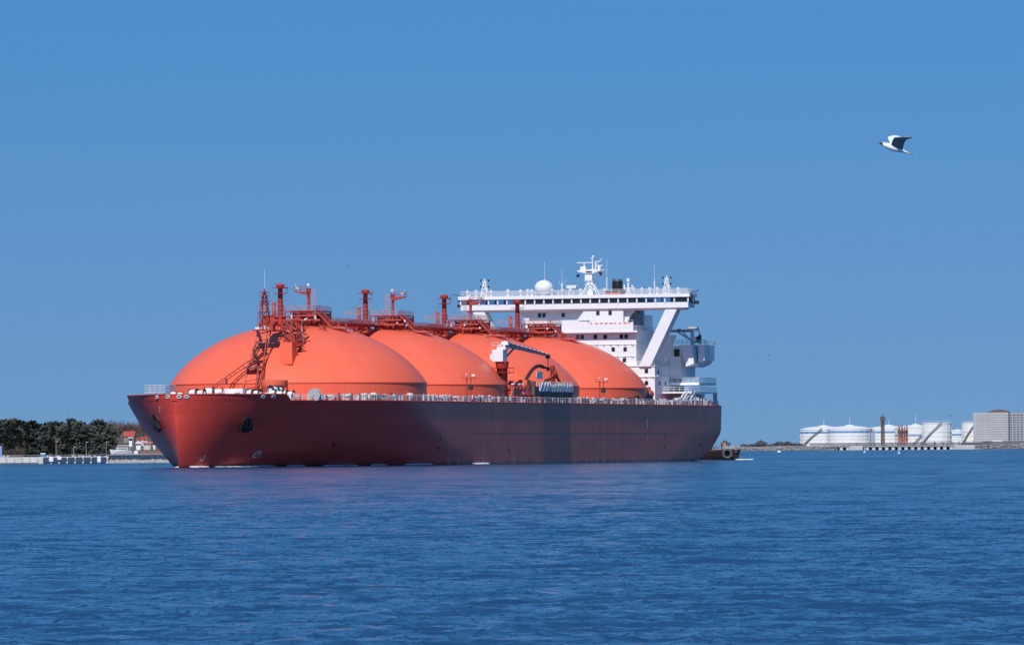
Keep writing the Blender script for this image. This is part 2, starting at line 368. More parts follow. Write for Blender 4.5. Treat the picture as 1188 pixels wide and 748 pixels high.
# fairleads through the bulwark, anchors in their pockets, painted marks
ring = None
for sg, s in ((-1, -70.6), (-1, -72.6), (1, -72.85), (1, -72.2), (1, -59.8), (1, -57.6)):
    p, n = skin(sg, s, 14.25, .05)
    if ring is None:
        mb = MB()
        for k in range(12):
            a, b = 2*PI*k/12, 2*PI*(k+1)/12
            mb.bar((.46*math.cos(a), .28*math.sin(a), 0), (.46*math.cos(b), .28*math.sin(b), 0), .13, 5)
        ring = mb.build('fairlead', WHITE2, hull, smooth=1.0); o = ring
        hole = MB().prism([(.42*math.cos(2*PI*k/12), .25*math.sin(2*PI*k/12)) for k in range(12)], -.03, .03, 'z').build('opening', BLACK, ring)
    else: o = dup(ring, parent=hull)
    o.location = p; o.rotation_euler = n.to_track_quat('Z', 'Y').to_euler()
def anchor(sg, s, z, k=1.0):
    p, n = skin(sg, s, z, .1)
    e = link('anchor', None, hull, p); e.rotation_euler = n.to_track_quat('Z', 'Y').to_euler(); e.scale = (k, k, k)
    MB().prism([(-1.2, -1.6), (.9, -1.5), (1.5, .4), (1.0, 1.7), (-.5, 1.9), (-1.4, .6)], -.3, .06, 'z').build('pocket_shade', DARK, e)  # flat dark plate painting the shade inside the anchor recess
    a = MB().bar((0, 1.6, .1), (0, -1.4, .6), .3, 6)
    a.prism([(-1.9, -1.2), (-1.5, .5), (-1.1, .6), (-.8, -.6), (.8, -.6), (1.1, .6), (1.5, .5), (1.9, -1.2), (.6, -2.0), (-.6, -2.0)], .25, .85, 'z')
    a.build('anchor_flukes', BLACK, e)
anchor(1, -59.8, 8.8, .8); anchor(-1, -65.5, 9.3, .95)
def mark(pts_list, name):
    mb = MB()
    for sg, s, z0, z1, ds in pts_list:
        a, _ = skin(sg, s, z0, .04); b, _ = skin(sg, s+ds, z0, .04); c, _ = skin(sg, s+ds, z1, .04); d, _ = skin(sg, s, z1, .04)
        mb.quad(a, b, c, d)
    return mb.build(name, WHITE2, hull)
mark([(1, 161.0, 7.6, 10.2, .7)], 'draught_mark')
mark([(1, 161.2, 5.0, 6.0, .4)], 'draught_mark')
mark([(1, -65.6+.2*k, 1.9-.1*k, 2.05-.1*k, .2) for k in range(5)]+[(1, -64.6, 1.5, 2.6, .18), (1, -65.4, 1.3, 1.5, .8)], 'bulb_symbol')
tm = [(1, -52.1+.75*math.cos(a), 2.65+.62*math.sin(a)-.1, 2.65+.62*math.sin(a)+.1, .3) for a in np.linspace(0, 2*PI, 16)[:-1]]
mark(tm+[(1, -52.25+d, 2.65+.7*d-.08, 2.65+.7*d+.08, .2) for d in (-.4, -.2, 0, .2, .4)], 'thruster_symbol')
mark([(-1, -69.3-.3*k, 11.2+.35*k, 11.4+.35*k, .4) for k in range(4)], 'draught_mark')
port = None
for s, z in [(9, 5.6), (8.5, 3.6), (55, 3.2), (176, 6.4), (176, 3.9), (208, 6.4), (207, 3.9), (-33, 4.5)]:
    p, n = skin(1, s, z, .02)
    if port is None: port = MB().lathe([(.45, 0), (.45, .06)], n=8).build('overboard_port', BLACK, hull); o = port
    else: o = dup(port, parent=hull)
    o.location = p; o.rotation_euler = n.to_track_quat('Z', 'Y').to_euler()
# deck edge strake
mb = MB(); ss = np.linspace(-53, 224, 60)
for a, b in zip(ss, ss[1:]): mb.bar((half_breadth(a, TOP)+.02, a, TOP-.05), (half_breadth(b, TOP)+.02, b, TOP-.05), .14, 5)
mb.build('gunwale_bar', HULL, ship)
mb = MB()
for z in (6.9, 10.2): mb.box(HW-.01, HW+.02, 30, 186, z, z+.07)
mb.build('plate_seam', HULL, hull, kind='stuff')

# ---- tank covers
SP = 54.3; RA = 27.1; ZS = 17.45; ZT = 30.0
EA = 29.4; EB = (ZT-ZS)/(1-math.sqrt(1-(RA/EA)**2))      # oblate cap
def cover_r(z): return EA*math.sqrt(max(0, 1-((z-ZT+EB)/EB)**2))
def cover_profile():
    p = [(RA, TOP-.3), (RA, ZS-.25), (RA+.14, ZS-.2), (RA+.14, ZS), (RA-.05, ZS+.02)]
    th = math.asin(RA/EA)
    for k in range(1, 33):
        a = th*(1-k/33); p.append((EA*math.sin(a), ZT-EB+EB*math.cos(a)))
    p.append((1.2, ZT)); return p
cover = MB().lathe(cover_profile(), n=128).build('tank_cover', ORANGE, ship, smooth=math.radians(25))
covers = [cover]+[dup(cover, (0, SP*k, 0), ship) for k in range(1, 4)]

# ---- rig on the crown of each cover (local to crown, z from 30)
rnd = random.Random(5)
def crown_rig(k):
    y = SP*k; P = lambda m_, n_, mt, **kw: m_.build(n_, mt, ship, (0, y, ZT), **kw)
    # access platform with shaded underside
    m_ = MB().box(-1.0, 5.6, -5.5, 5.5, 2.5, 2.75)
    m_.box(-1.0, 5.4, -.6, 5.2, .2, 2.3)
    for x in (-1, 2.2, 5.4):
        for yy in (-5.3, 0, 5.3): m_.bar((x, yy, -.4), (x, yy, 2.5), .16, 5)
    pf = P(m_, 'crown_platform', ORANGE_RIG)
    MB().rail([(-6.8, -5.4, 2.6), (5.5, -5.4, 2.6), (5.5, 5.4, 2.6)], 1.15, .055, 1.1, 3).build('platform_railing', PINK, pf)
    m_ = MB()
    for j in range(7):
        x = -1+j*1.0; m_.bar((x, -5.8+rnd.random()*.6, .4), (x+rnd.uniform(-.5, .5), -5.7, 2.4), .12, 5)
    m_.bar((-3, -5.9, 1.5), (6.4, -5.9, 1.6), .22, 6).bar((-3, -6.2, .7), (7.2, -6.2, .6), .28, 6)
    m_.bar((-1.0, -6.4, .3), (2.5, -6.3, 1.2), .25, 6).bar((2.5, -6.3, 1.2), (3.5, -6.0, .2), .2, 6)
    for j in range(6): m_.lathe([(.28, 0), (.4, .1), (.4, .35), (.28, .45)], (-2.5+j*1.6, -6.3, .3+.2*(j % 2)), 8)
    P(m_, 'liquid_piping', ORANGE_RIG, smooth=.7)
    m_ = MB().box(-6.2, -3.4, -5, 1, -.3, 1.7)
    m_.box(-6.4, -3.2, -5.2, 1.2, 1.7, 1.85)
    m_.box(-5.4, -4.6, -5.08, -5, .1, 1.5)
    P(m_, 'valve_house', ORANGE_RIG)
    P(MB().lathe([(.42, -.6), (.42, 4.6), (.34, 4.75)], (-5.4, 0, 0), 10), 'riser_pipe', ORANGE_RIG, smooth=.6)
    # vent mast
    m_ = MB().lathe([(.58, -.5), (.55, 4.2), (.5, 7.0), (.5, 7.5), (.9, 7.75), (.95, 8.1), (.7, 8.35), (.3, 8.45)], (-1.7, -6.2, 0), 14)
    for j in range(7): m_.lathe([(.5, 0), (.66, .04), (.66, .12), (.5, .16)], (-1.7, -6.2, 1.2+.85*j), 12)
    vm = P(m_, 'vent_mast', ORANGE_RIG, smooth=.5)
    m_ = MB().lathe([(.6, 7.45), (1.75, 7.5), (1.75, 7.6), (.6, 7.62)], (-1.7, -6.2, 0), 14).lathe([(.6, 6.3), (1.6, 6.35), (1.6, 6.45), (.6, 6.47)], (-1.7, -6.2, 0), 14)
    m_.bar((-1.7, -6.2, 7.5), (-.1, -6.2, 7.4), .05, 4).bar((-.15, -6.2, 6.4), (-.15, -6.2, 8.2), .05, 4)
    m_.build('mast_ring', ORANGE_RIG, vm)
    # stays
    m_ = MB().bar((-1.7, -6.2, 7), (2.6, -6, 2.7), .03, 3).bar((-1.7, -6.2, 7), (-6, -6, 2.7), .03, 3)
    m_.build('stay_wire', ORANGE_RIG, vm)
    # instrument mast with ladder cage and arm
    if k < 3:
        sg = -1 if k == 0 else 1
        m_ = MB().lathe([(.36, -.5), (.32, 6.4), (.5, 6.5), (.5, 7.4)], (4.2, -5.0, 0), 10)
        pm = P(m_, 'instrument_mast', ORANGE_RIG, smooth=.6)
        m_ = MB()
        for a in range(5): m_.bar((4.2-sg*(.85+.2*a), -5.3, 0), (4.2-sg*(.85+.2*a), -5.3, 7.4), .035, 4)
        for j in range(18): m_.bar((4.2-sg*.7, -5.3, .4*j), (4.2-sg*1.7, -5.3, .4*j), .03, 4)
        m_.build('ladder_cage', PINK, pm)
        m_ = MB().prism([(4.2, 5.9), (4.2+sg*3.0, 6.6), (4.2+sg*3.0, 6.75), (4.2, 6.7)], -5.8, -4.4)
        m_.rail([(4.2, -5.8, 6.7), (4.2+sg*3.0, -5.8, 6.7), (4.2+sg*3.0, -4.4, 6.7)], 1.0, .05, 1.0, 2)
        m_.build('mast_arm', ORANGE_RIG, pm)
        m_ = MB().box(4.2+sg*1.9, 4.2+sg*2.7, -5.6, -5.1, 7.2, 7.7).box(4.2-.25, 4.2+.25, -5.3, -4.9, 7.9, 8.4).bar((4.2, -5.1, 7.3), (4.2, -5.1, 8), .05)
        m_.bar((4.2+sg*2.3, -5.3, 6.7), (4.2+sg*2.9, -5.3, 8.3), .07, 4)
        m_.build('floodlight', WHITE2, pm, kind='stuff')
    # stair down the flank
    m_ = MB()
    for yy in (-4.6, -3.6):
        m_.bar((5.6, yy, 2.5), (9.2, yy, -.9), .13, 4); m_.bar((5.6, yy, 3.5), (9.2, yy, .2), .05, 4)
        for j in range(6): t = j/5; m_.bar((5.6+3.6*t, yy, 2.5-3.4*t), (5.6+3.6*t, yy, 3.6-3.4*t), .05, 4)
    m_.bar((9.2, -4, -1), (13, -4, -2.0), .14, 5).bar((9.2, -4.4, -.9), (12.4, -4.4, -1.2), .3, 6)
    m_.rail([(7.5, -4, -.2), (13, -4, -1.6)], 1.0, .04, 1.1, 2)
    P(m_, 'flank_stair', ORANGE_RIG)
    # small fittings scattered over the crown
    m_ = MB()
    for j in range(34):
        x = rnd.uniform(-7.5, 10); yy = rnd.uniform(-8, 4); h = rnd.uniform(.3, 1.3); r = rnd.uniform(.1, .34)
        zz = -(x*x+yy*yy)/(2*36)
        if rnd.random() < .5: m_.lathe([(r, zz-.2), (r, zz+h), (r*1.6, zz+h), (r*1.6, zz+h+.2)], (x, yy, 0), 7)
        else: m_.bar((x, yy, zz+h), (x+rnd.uniform(-2, 2), yy+rnd.uniform(-1, 1), zz+h+rnd.uniform(-.4, .4)), r*.6, 5)
    P(m_, 'crown_fittings', ORANGE_RIG, kind='stuff')
    m_ = MB()
    for j in range(5): x = rnd.uniform(-3, 8); h = rnd.uniform(.3, 1.6); m_.box(x, x+.3, -6.6, -6.3, h, h+rnd.uniform(.3, .8))
    P(m_, 'white_fitting', WHITE2, kind='stuff')
for k in range(4): crown_rig(k)
# pipe bridges crown to crown
def pipe_bridge():
    m_ = MB(); a, b = 5.5, SP-5.5
    for x, z, r in ((-3.6, .9, .34), (-2.6, .95, .22), (-1.8, .8, .28), (-.6, 1.0, .2), (.5, .7, .16)): m_.bar((x, a, z), (x, b, z), r, 6)
    for yy in np.linspace(a+2, b-2, 9):
        m_.bar((-4.2, yy, .3), (1.5, yy, .3), .16, 4)
        drop = -min(abs(yy), abs(SP-yy))**2/88
        for x in (-4, 1.3): m_.bar((x, yy, .3), (x, yy, drop-.5), .13, 4)
        m_.bar((-4, yy, .3), (1.3, yy, max(drop, -4)), .09, 4)
    m_.box(-.2, 1.6, a, b, .38, .5)
    return m_
pb = pipe_bridge().build('pipe_bridge', ORANGE_RIG, ship, (0, 0, ZT))
m_ = MB().rail([(1.6, 5.5, .5), (1.6, SP-5.5, .5)], 1.1, .05, 1.6, 3).rail([(-.2, 5.5, .5), (-.2, SP-5.5, .5)], 1.1, .05, 1.6, 2)
m_.build('walkway_railing', PINK, pb)
for k in (1, 2): dup(pb, (0, SP*k, ZT), ship)

# ---- foremast and its tower in front of the first cover
fm = link('fore_tower', None, ship, (-2.55, -22, .15))
def lean(m_):                                         # the lower stairs and legs lean forward to the deck, clear of the cover
    m_.v = [(x+(28.3-z)*.164, y-(28.3-z)*.51, z) for x, y, z in m_.v]; return m_
m_ = MB().box(.9, 5.4, -1.2, 1.4, 28.1, 28.35).box(3.9, 5.0, -.2, 1.2, 28.35, 29.6)
for x in (4.4, 5.6):
    m_.bar((x, 1.2, 28.0), (x, 8, 28.2), .13, 5).bar((x, 1.2, 29.1), (x, 8, 29.3), .06, 4)
    for t in np.linspace(0, 1, 5): m_.bar((x, 1.2+6.8*t, 28), (x, 1.2+6.8*t, 29.2), .05, 4)
m_.build('tower_platform', ORANGE_RIG, fm)
m_ = MB().lattice((3.1, 0, 28.3), (3.1, 0, 35.6), 1.0, .35, 5, .07)
m_.lathe([(.25, 35.5), (.2, 36.8)], (3.1, 0, 0), 8)
for z, r in ((35.3, 1.0), (33.5, 1.05), (31.2, 1.2)):
    m_.lathe([(r, z-.1), (r, z+.05)], (3.1, 0, 0), 10)
    for q in range(8):
        a = 2*PI*q/8; m_.bar((3.1+r*math.cos(a), r*math.sin(a), z), (3.1+r*math.cos(a), r*math.sin(a), z+.9), .045, 4)
    m_.lathe([(r-.05, z+.85), (r+.05, z+.85), (r+.05, z+.93), (r-.05, z+.93)], (3.1, 0, 0), 10)
m_.bar((3.1, -.2, 31), (4.4, -.2, 28.3), .07, 4).bar((2.3, -.3, 34), (1.2, -.3, 28.3), .05, 4)
m_.build('fore_mast', ORANGE_RIG, fm)
MB().bar((3.15, 0, 36.5), (3.15, 0, 40.8), .05, 4).build('whip_aerial', WHITE2, fm)
m_ = MB()
for q in range(3): m_.box(2.7+.8*q, 2.9+.8*q, -1.3, -1.0, 28.4, 28.8+.3*(q % 2))
m_.box(1.4, 2.3, -1.1, -.5, 28.4, 28.9)
m_.build('navigation_light', WHITE2, fm, kind='stuff')
# long braced legs and the zig-zag stair
m_ = MB()
m_.bar((-2.4, .5, TOP), (1.4, .8, 28.1), .14, 6).bar((1.0, .5, TOP), (4.2, .8, 28.1), .14, 6)
for t in np.linspace(.05, .95, 9):
    m_.bar((-2.4+3.8*t, .6, TOP+14.6*t), (1.0+3.2*t, .6, TOP+14.6*t+.6), .10, 4)
lean(m_).build('tower_leg', ORANGE_RIG, fm)
m_ = MB()
for a, b in (((1.6, -.5, 28.0), (2.6, -.5, 25.6)), ((2.6, -.5, 25.6), (.9, -.5, 23.2)), ((.9, -.5, 23.2), (1.9, -.5, 21.6)), ((1.9, -.5, 21.6), (-.6, -.5, 20.4))):
    m_.bar(a, b, .22, 4); m_.bar((a[0], -.9, a[2]+1), (b[0], -.9, b[2]+1), .10, 4); m_.bar((a[0], -.1, a[2]+.6), (b[0], -.1, b[2]+.6), .08, 4)
    for t in (0, .33, .66): 
        p = Vector(a).lerp(Vector(b), t); m_.bar(p, p+Vector((0, -.4, 1.0)), .09, 4)
m_.box(-.9, 2.5, -1.0, .3, 20.2, 20.5).box(.4, 2.4, -1, .3, 23.0, 23.15).box(1.6, 3.2, -1, .3, 25.4, 25.6)
lean(m_).build('zigzag_stair', mat('stair_dark_red', (.13, .03, .03), .6, .5, 1.5), fm)
m_ = MB()
for d in (0, .55): m_.bar((-.8, -.6, 20.5+d*1.6), (-7.6, -3, 15.6+d), .13, 5)
for t in np.linspace(0, 1, 9): m_.bar((-.8-6.8*t, -.6-2.4*t, 20.5-4.9*t), (-.8-6.8*min(1, t+.1), -.6-2.4*t, 21.3-5.0*min(1, t+.1)), .08, 4)
m_.box(-5.4, -4.4, -2.5, -1.4, 17.1, 18.2)
lean(m_).build('sloping_gangway', ORANGE_RIG, fm)
m_ = MB().bar((2.2, -.8, 20.8), (1.2, -.8, TOP), .18, 5).bar((3.9, -.4, 28), (2.0, -.4, TOP), .13, 5).bar((3.0, .2, 22), (3.0, .2, TOP), .12, 4)
for t in np.linspace(.05, .9, 12): m_.bar((2.2-1.0*t, -.8, 20.8-7.3*t), (3.4-1.2*t, -.5, 20.8-7.3*t), .05, 4)
lean(m_).build('tower_ladder', DECKRED, fm)
# sloping pipe walk between tower and first crown
def on_cover(x, z, out): return Vector((x, -math.sqrt(max(.1, (cover_r(z-out)+out*.6)**2-x*x)), z))
m_ = MB().box(4.6, 7.2, -23.7, -16, 21.2, 25.8)       # pipe trunk on the flank of the first cover
m_.build('pipe_trunk', ORANGE, ship)
m_ = MB()
for k, r in enumerate((.3, .22, .26, .18)):
    m_.path([on_cover(1.2+.7*k+4.2*t, 29.6-3.6*t, .8) for t in np.linspace(0, 1, 8)], r, 6)
for q in range(95):
    t = rnd.random(); wd = 2.6*(1-.62*t); x = 2.4+4.9*t+rnd.uniform(-wd, .6+.5*wd*(1-t)); z = 29.7-4.8*t+rnd.uniform(-.9, 1.2)
    p_ = on_cover(x, min(z, 29.5), rnd.uniform(.3, 1.4)); m_.bar(p_, p_+Vector((rnd.uniform(-1.1, 1.1), rnd.uniform(-.4, .4), rnd.uniform(-1.0, 1.0))), rnd.uniform(.09, .30), 5)
for q in range(9):
    t = rnd.random(); p_ = on_cover(2.6+4.2*t, 29.2-4.2*t, .9); h = rnd.uniform(.35, .8); m_.box(p_.x-h, p_.x+h, p_.y-h, p_.y+h, p_.z-h, p_.z+h)
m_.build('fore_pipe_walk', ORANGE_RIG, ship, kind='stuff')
m_ = MB()
for q in range(110):
    t = rnd.random(); wd = 2.7*(1-.6*t); x = 2.6+4.9*t+rnd.uniform(-wd, .5+.5*wd*(1-t)); z = 29.8-4.9*t+rnd.uniform(-.9, .9)
    p_ = on_cover(x, min(z, 29.5), rnd.uniform(.2, .9)); m_.bar(p_, p_+Vector((rnd.uniform(-1.0, 1.0), rnd.uniform(-.3, .3), rnd.uniform(-.9, .9))), rnd.uniform(.12, .32), 5)
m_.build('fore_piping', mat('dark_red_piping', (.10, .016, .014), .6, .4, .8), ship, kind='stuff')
m_ = MB()
m_.rail([on_cover(7.6, 25.9, .6), on_cover(5.6, 28, .6), on_cover(4, 29.6, .6)], 1.1, .05, 1.2, 3)
m_.build('walk_railing', PINK, ship)

# ---- foredeck gear
m_ = MB().rail([(-12.6, -57, TOP+1.9), (-8.2, -57, TOP+1.9), (-8.2, -51, TOP+1.9)], 1.35, .06, 1.1, 3).rail([(-12.6, -57, TOP+1.9), (-12.6, -51, TOP+1.9)], 1.35, .06, 1.1, 3)
m_.box(-12.7, -8.1, -57, -51, TOP+1.75, TOP+1.88)
for x in (-12.3, -8.5):
    for yy in (-56.7, -51.3): m_.bar((x, yy, TOP), (x, yy, TOP+1.8), .12, 4)
m_.build('bow_lookout_rail', WHITE2, ship)
def winch(loc, k=1.0, rz=0):
    e = link('mooring_winch', None, ship, loc); e.rotation_euler = (0, 0, rz); e.scale = (k, k, k); return e
w0 = winch((-1.6, -56, TOP))
m_ = MB().box(-2.2, 2.2, -1.1, 1.1, 0, .5)
for x in (-2.0, .0, 2.0): m_.prism([(-1.0, .5), (1.0, .5), (.5, 2.2), (-.5, 2.2)], x-.15, x+.15, 'x')
m_.build('winch_frame', WHITE2, w0)
m_ = MB().bar((-1.8, 0, 1.7), (-.1, 0, 1.7), 1.0, 12).bar((.2, 0, 1.7), (1.8, 0, 1.7), .8, 12)
m_.build('rope_drum', WHITE2, w0)
m_ = MB()
for x in (-1.85, -.15, .15, 1.85): m_.bar((x-.07, 0, 1.7), (x+.07, 0, 1.7), 1.3, 14)
m_.build('drum_flange', DARK, w0, kind='stuff')
w0.scale = (.85, .85, .85)
for loc, k, rz in (((.4, -52, TOP), 1.15, .3), ((9.2, -52, TOP), .95, -.2), ((12.8, -49, TOP), .9, .2), ((14.6, -47, TOP), .85, 0), ((-4.6, -60, TOP), .8, .4), ((12.0, -47, TOP+.6), 1.0, 1.2)):
    k *= .85; dup(w0, loc, ship, rz=rz, scale=(k, k, k))
MB().box(2.0, 6.0, -50, -47, TOP, TOP+2.5).box(3.0, 5.0, -50.5, -50, TOP, TOP+1.6).build('deck_locker', WHITE, ship)
MB().box(6.2, 9.0, -50, -48, TOP, TOP+1.5).build('deck_locker', WHITE, ship)
m_ = MB().lathe([(2.6, 0), (2.7, .2), (2.7, 1.5), (2.3, 1.6)], (0, 0, 0), 18); m_.build('hatch_trunk', ORANGE, ship, (10.0, -42, 16.2), smooth=.6)
m_ = MB()
for x in (-2.2, 2.2):
    for yy in (-1.4, 1.4): m_.bar((x, yy, -2.8), (x, yy, 0), .15, 5)
m_.build('trunk_leg', ORANGE_RIG, ship, (10.0, -42, 16.2), kind='stuff')
bol = MB()
for x in (-.6, .6): bol.lathe([(.3, 0), (.3, .8), (.42, .85), (.42, 1.05)], (x, 0, 0), 8)
bol.box(-1.1, 1.1, -.4, .4, 0, .12)
bol = bol.build('bollard', WHITE2, ship, (14, -56, TOP+.5))
for s in (-66, -63, -46, -43, 30, 62, 118, 150, 185, 195, 205, 215): dup(bol, (half_breadth(s, TOP)-1.6, s, TOP+(.6 if s < -55 else 0)), ship, rz=1.5)
vent = MB().lathe([(.32, 0), (.3, .9), (.75, 1.0), (.7, 1.35), (.3, 1.5)], (0, 0, 0), 10).build('mushroom_vent', WHITE2, ship, (-6.0, -58, TOP+.4), smooth=.6)
for s in (-61, -50, -40, -34, -28, -25, -16, -6, 2, 10, 17, 24, 38, 45, 50, 108, 112, 116, 120, 128, 136, 141, 147, 155, 160, 172, 180, 190, 199, 208, 214, 220):
    dup(vent, (half_breadth(s, TOP)-1.2-rnd.random()*1.6, s, TOP), ship, scale=(1, 1, .65+rnd.random()*.5))
drm = MB().bar((-.6, 0, .7), (.6, 0, .7), .6, 12).box(-.8, -.7, -.5, .5, 0, 1.2).box(.7, .8, -.5, .5, 0, 1.2).build('hose_drum', DARK, ship, (26, -22, TOP))
for s in (-20, -13, 61, 126, 170, 203): dup(drm, (half_breadth(s, TOP)-1.8, s, TOP), ship, rz=.4)
# big rope reel
rr = link('rope_reel', None, ship, (20.2, -46.2, TOP)); rr.scale = (.85, .85, .85)
MB().bar((0, -.5, 1.3), (0, .5, 1.3), 1.35, 20).build('coiled_rope', ROPE, rr)
m_ = MB()
for yy in (-.6, .6): m_.bar((-1.3, yy, 0), (0, yy, 1.3), .09).bar((1.3, yy, 0), (0, yy, 1.3), .09).bar((0, yy-.05, 1.3), (0, yy+.05, 1.3), 1.55, 20)
m_.build('reel_stand', mat('reel_grey', (.42, .41, .42), .6, .2, 2), rr)
# railing of the near side and far side
m_ = MB(); st = np.arange(-52, 225, 4.0)
pts = [(half_breadth(s, TOP)-.2, s, TOP) for s in st]; m_.rail(pts, 1.15, .055, 1.9, 3, .08)
m_.build('side_railing', WHITE2, ship)
m_ = MB(); m_.rail([(-p[0], p[1], p[2]) for p in pts], 1.1, .05, 2.0, 3); m_.build('side_railing', WHITE2, ship)
m_ = MB(); m2_ = MB()
for q in range(330):
    sy = rnd.uniform(-52, 222); x = half_breadth(sy, TOP)-rnd.uniform(.3, 1.6); t_ = m_ if rnd.random() < .68 else m2_; wd = rnd.uniform(.15, .5); h = rnd.uniform(.5, 1.5)
    if rnd.random() < .6: t_.box(x-wd*.5, x+wd*.5, sy, sy+wd*1.6, TOP, TOP+h)
    else: t_.lathe([(wd*.5, 0), (wd*.5, h*.7), (wd*.8, h*.75), (wd*.8, h)], (x, sy, TOP), 7)
m_.build('deck_fitting', WHITE2, ship, kind='stuff'); m2_.build('deck_fitting', DARK, ship, kind='stuff')
# deck pipes along the near side
m_ = MB()
for x, z, r in ((27.4, .5, .16),): m_.bar((x, -10, TOP+z), (x, 195, TOP+z), r, 6)
for s in range(-6, 194, 5): m_.bar((27.4, s, TOP), (27.4, s, TOP+.5), .1, 4)
m_.build('fire_main', DECKRED, ship)
# lamp posts on deck
lp = link('deck_lamp_post', None, ship, (26.6, 34, TOP))
MB().bar((-.4, 0, 0), (-.4, 0, 5.2), .13, 5).bar((.5, 0, 0), (.5, 0, 5.0), .10, 5).box(-1.2, 1.6, -.5, .5, 5.0, 5.15).rail([(-1.2, -.5, 5.1), (1.6, -.5, 5.1)], .7, .04, .9, 1).build('post', ORANGE_RIG, lp)
MB().box(.9, 1.7, -.7, -.3, 5.5, 5.9).box(-.6, -.1, -.4, 0, 5.6, 6.0).build('floodlight', WHITE2, lp, kind='stuff')
MB().box(.0, .9, -.35, .35, 2.6, 3.7).build('junction_box', DARK, lp)
dup(lp, (26.6, 131.5, TOP), ship)
for s in (22, 128): pass

# ---- hose crane
cr = link('hose_crane', None, ship, (25.3, 61.5, TOP))
m_ = MB().lathe([(1.55, 0), (1.45, 1.2), (1.2, 3.5), (1.2, 7.4), (1.35, 7.6), (1.5, 9.0)], (0, 0, 0), 16)
pd_ = m_.build('crane_pedestal', ORANGE_RIG, cr, smooth=.6)
m_ = MB().lathe([(1.3, 6.4), (2.7, 6.5), (2.7, 6.62), (1.3, 6.64)], (0, 0, 0), 16)
for q in range(10): a = 2*PI*q/10; m_.bar((2.65*math.cos(a), 2.65*math.sin(a), 6.6), (2.65*math.cos(a), 2.65*math.sin(a), 7.6), .05, 4)
m_.lathe([(2.6, 7.55), (2.7, 7.55), (2.7, 7.63), (2.6, 7.63)], (0, 0, 0), 16).build('pedestal_gallery', ORANGE_RIG, pd_)
m_ = MB().box(-1.7, .8, -1.9, 1.2, 9.0, 11.6).box(-.8, 1.2, -1.2, 1.6, 11.6, 12.3).box(-2.2, -1.7, -1.8, -.5, 9.4, 10.6)
m_.bar((.8, -1, 12), (.3, 1.5, 13.5), .14).bar((-.8, -1, 12), (.3, 1.5, 13.5), .14).box(-.4, 1.2, .6, 1.9, 12.6, 13.4)
m_.rail([(-1.8, -1.6, 12), (-.2, -1.6, 12)], 1.1, .05, .8, 2)
m_.build('crane_house', WHITE, cr)
m_ = MB(); A = Vector((.6, 1.0, 12.2)); B = Vector((1.2, 29.8, 10.5)); N_ = 10
for dx in (-.45, .45):
    for k in range(N_):
        a = A.lerp(B, k/N_); b = A.lerp(B, (k+1)/N_); ha = 1.6-1.1*k/N_; hb = 1.6-1.1*(k+1)/N_
        i = len(m_.v); m_.v += [tuple(a+Vector((dx, 0, 0))), tuple(b+Vector((dx, 0, 0))), tuple(b+Vector((dx, 0, hb*.62))), tuple(a+Vector((dx, 0, ha*.62)))]; m_.f.append((i, i+1, i+2, i+3))
i = len(m_.v)
m_.v += [(A.x-.45, A.y, A.z+1), (A.x+.45, A.y, A.z+1), (B.x+.45, B.y, B.z+.35), (B.x-.45, B.y, B.z+.35), (A.x-.45, A.y, A.z), (A.x+.45, A.y, A.z), (B.x+.45, B.y, B.z), (B.x-.45, B.y, B.z)]
m_.f += [(i, i+1, i+2, i+3), (i+7, i+6, i+5, i+4)]
m_.bar((.6, 1, 10), (.9, 6, 12), .22, 6)
m_.build('crane_boom', GREYB, cr)
MB().bar((1.2, 29.6, 10.5), (1.2, 29.6, 7.8), .09, 4).box(.8, 1.6, 29.2, 30.1, 10.0, 10.7).box(.95, 1.45, 29.3, 29.8, 7.2, 8.0).build('hook_block', DARK, cr)
m_ = MB()
for t in np.linspace(.05, .95, 10): p = A.lerp(B, t); m_.box(p.x-.5, p.x+.5, p.y-.2, p.y+.2, p.z+.95-.6*t, p.z+1.15-.6*t)
m_.build('boom_lamp', WHITE2, cr, kind='stuff')
# ---- cargo manifold
mf = link('cargo_manifold', None, ship, (26.0, 82, TOP))
m_ = MB().box(-4, 1.8, -21, -2.5, 1.6, 1.85).box(-4.6, 1.2, -8.6, -6.0, 1.85, 5.1)
for yy in range(-21, -2, 3): m_.bar((1.5, yy, 0), (1.5, yy, 1.6), .18, 5)
m_.bar((1.4, -12, 1.7), (1.6, -16, 0), .2, 5).bar((1.4, -11, 1.7), (1.6, -15, 0), .2, 5)
m_.build('manifold_platform', ORANGE, mf)
m_ = MB()
for q in range(46):
    p = Vector((rnd.uniform(-2, 1.6), rnd.uniform(-20, -7), rnd.uniform(1.9, 4.6))); m_.bar(p, p+Vector((rnd.uniform(-.5, .5), rnd.uniform(-1.6, 1.6), rnd.uniform(-1.2, 1.2))), rnd.uniform(.07, .28), 6)
for yy in (-19.5, -17.5, -15, -12.5): m_.bar((-4, yy, 3.0), (1.8, yy, 3.0), .45, 8).bar((1.7, yy, 3.0), (2.0, yy, 3.0), .65, 10)
m_.build('manifold_piping', ORANGE_RIG, mf, smooth=.6)
m_ = MB()
for yy in (-19.5, -17.5, -15, -12.5): m_.box(1.2, 1.9, yy-.5, yy+.5, 3.9, 4.2)
m_.rail([(1.7, -21, 1.8), (1.7, -10, 1.8)], 1.1, .05, 1.0, 2)
m_.build('manifold_fitting', WHITE2, mf, kind='stuff')
m_ = MB().box(-2.5, 1.9, -4.5, 23.2, 1.5, 3.6).box(1.0, 1.9, -5.3, -4.5, 1.5, 4.8)
for yy in range(-3, 24, 3): m_.bar((1.7, yy, 0), (1.7, yy, 1.5), .2, 5)
m_.build('drip_tray', mat('tray_dark_grey', (.12, .085, .085), .6, .25, 1.0), mf)
m_ = MB()
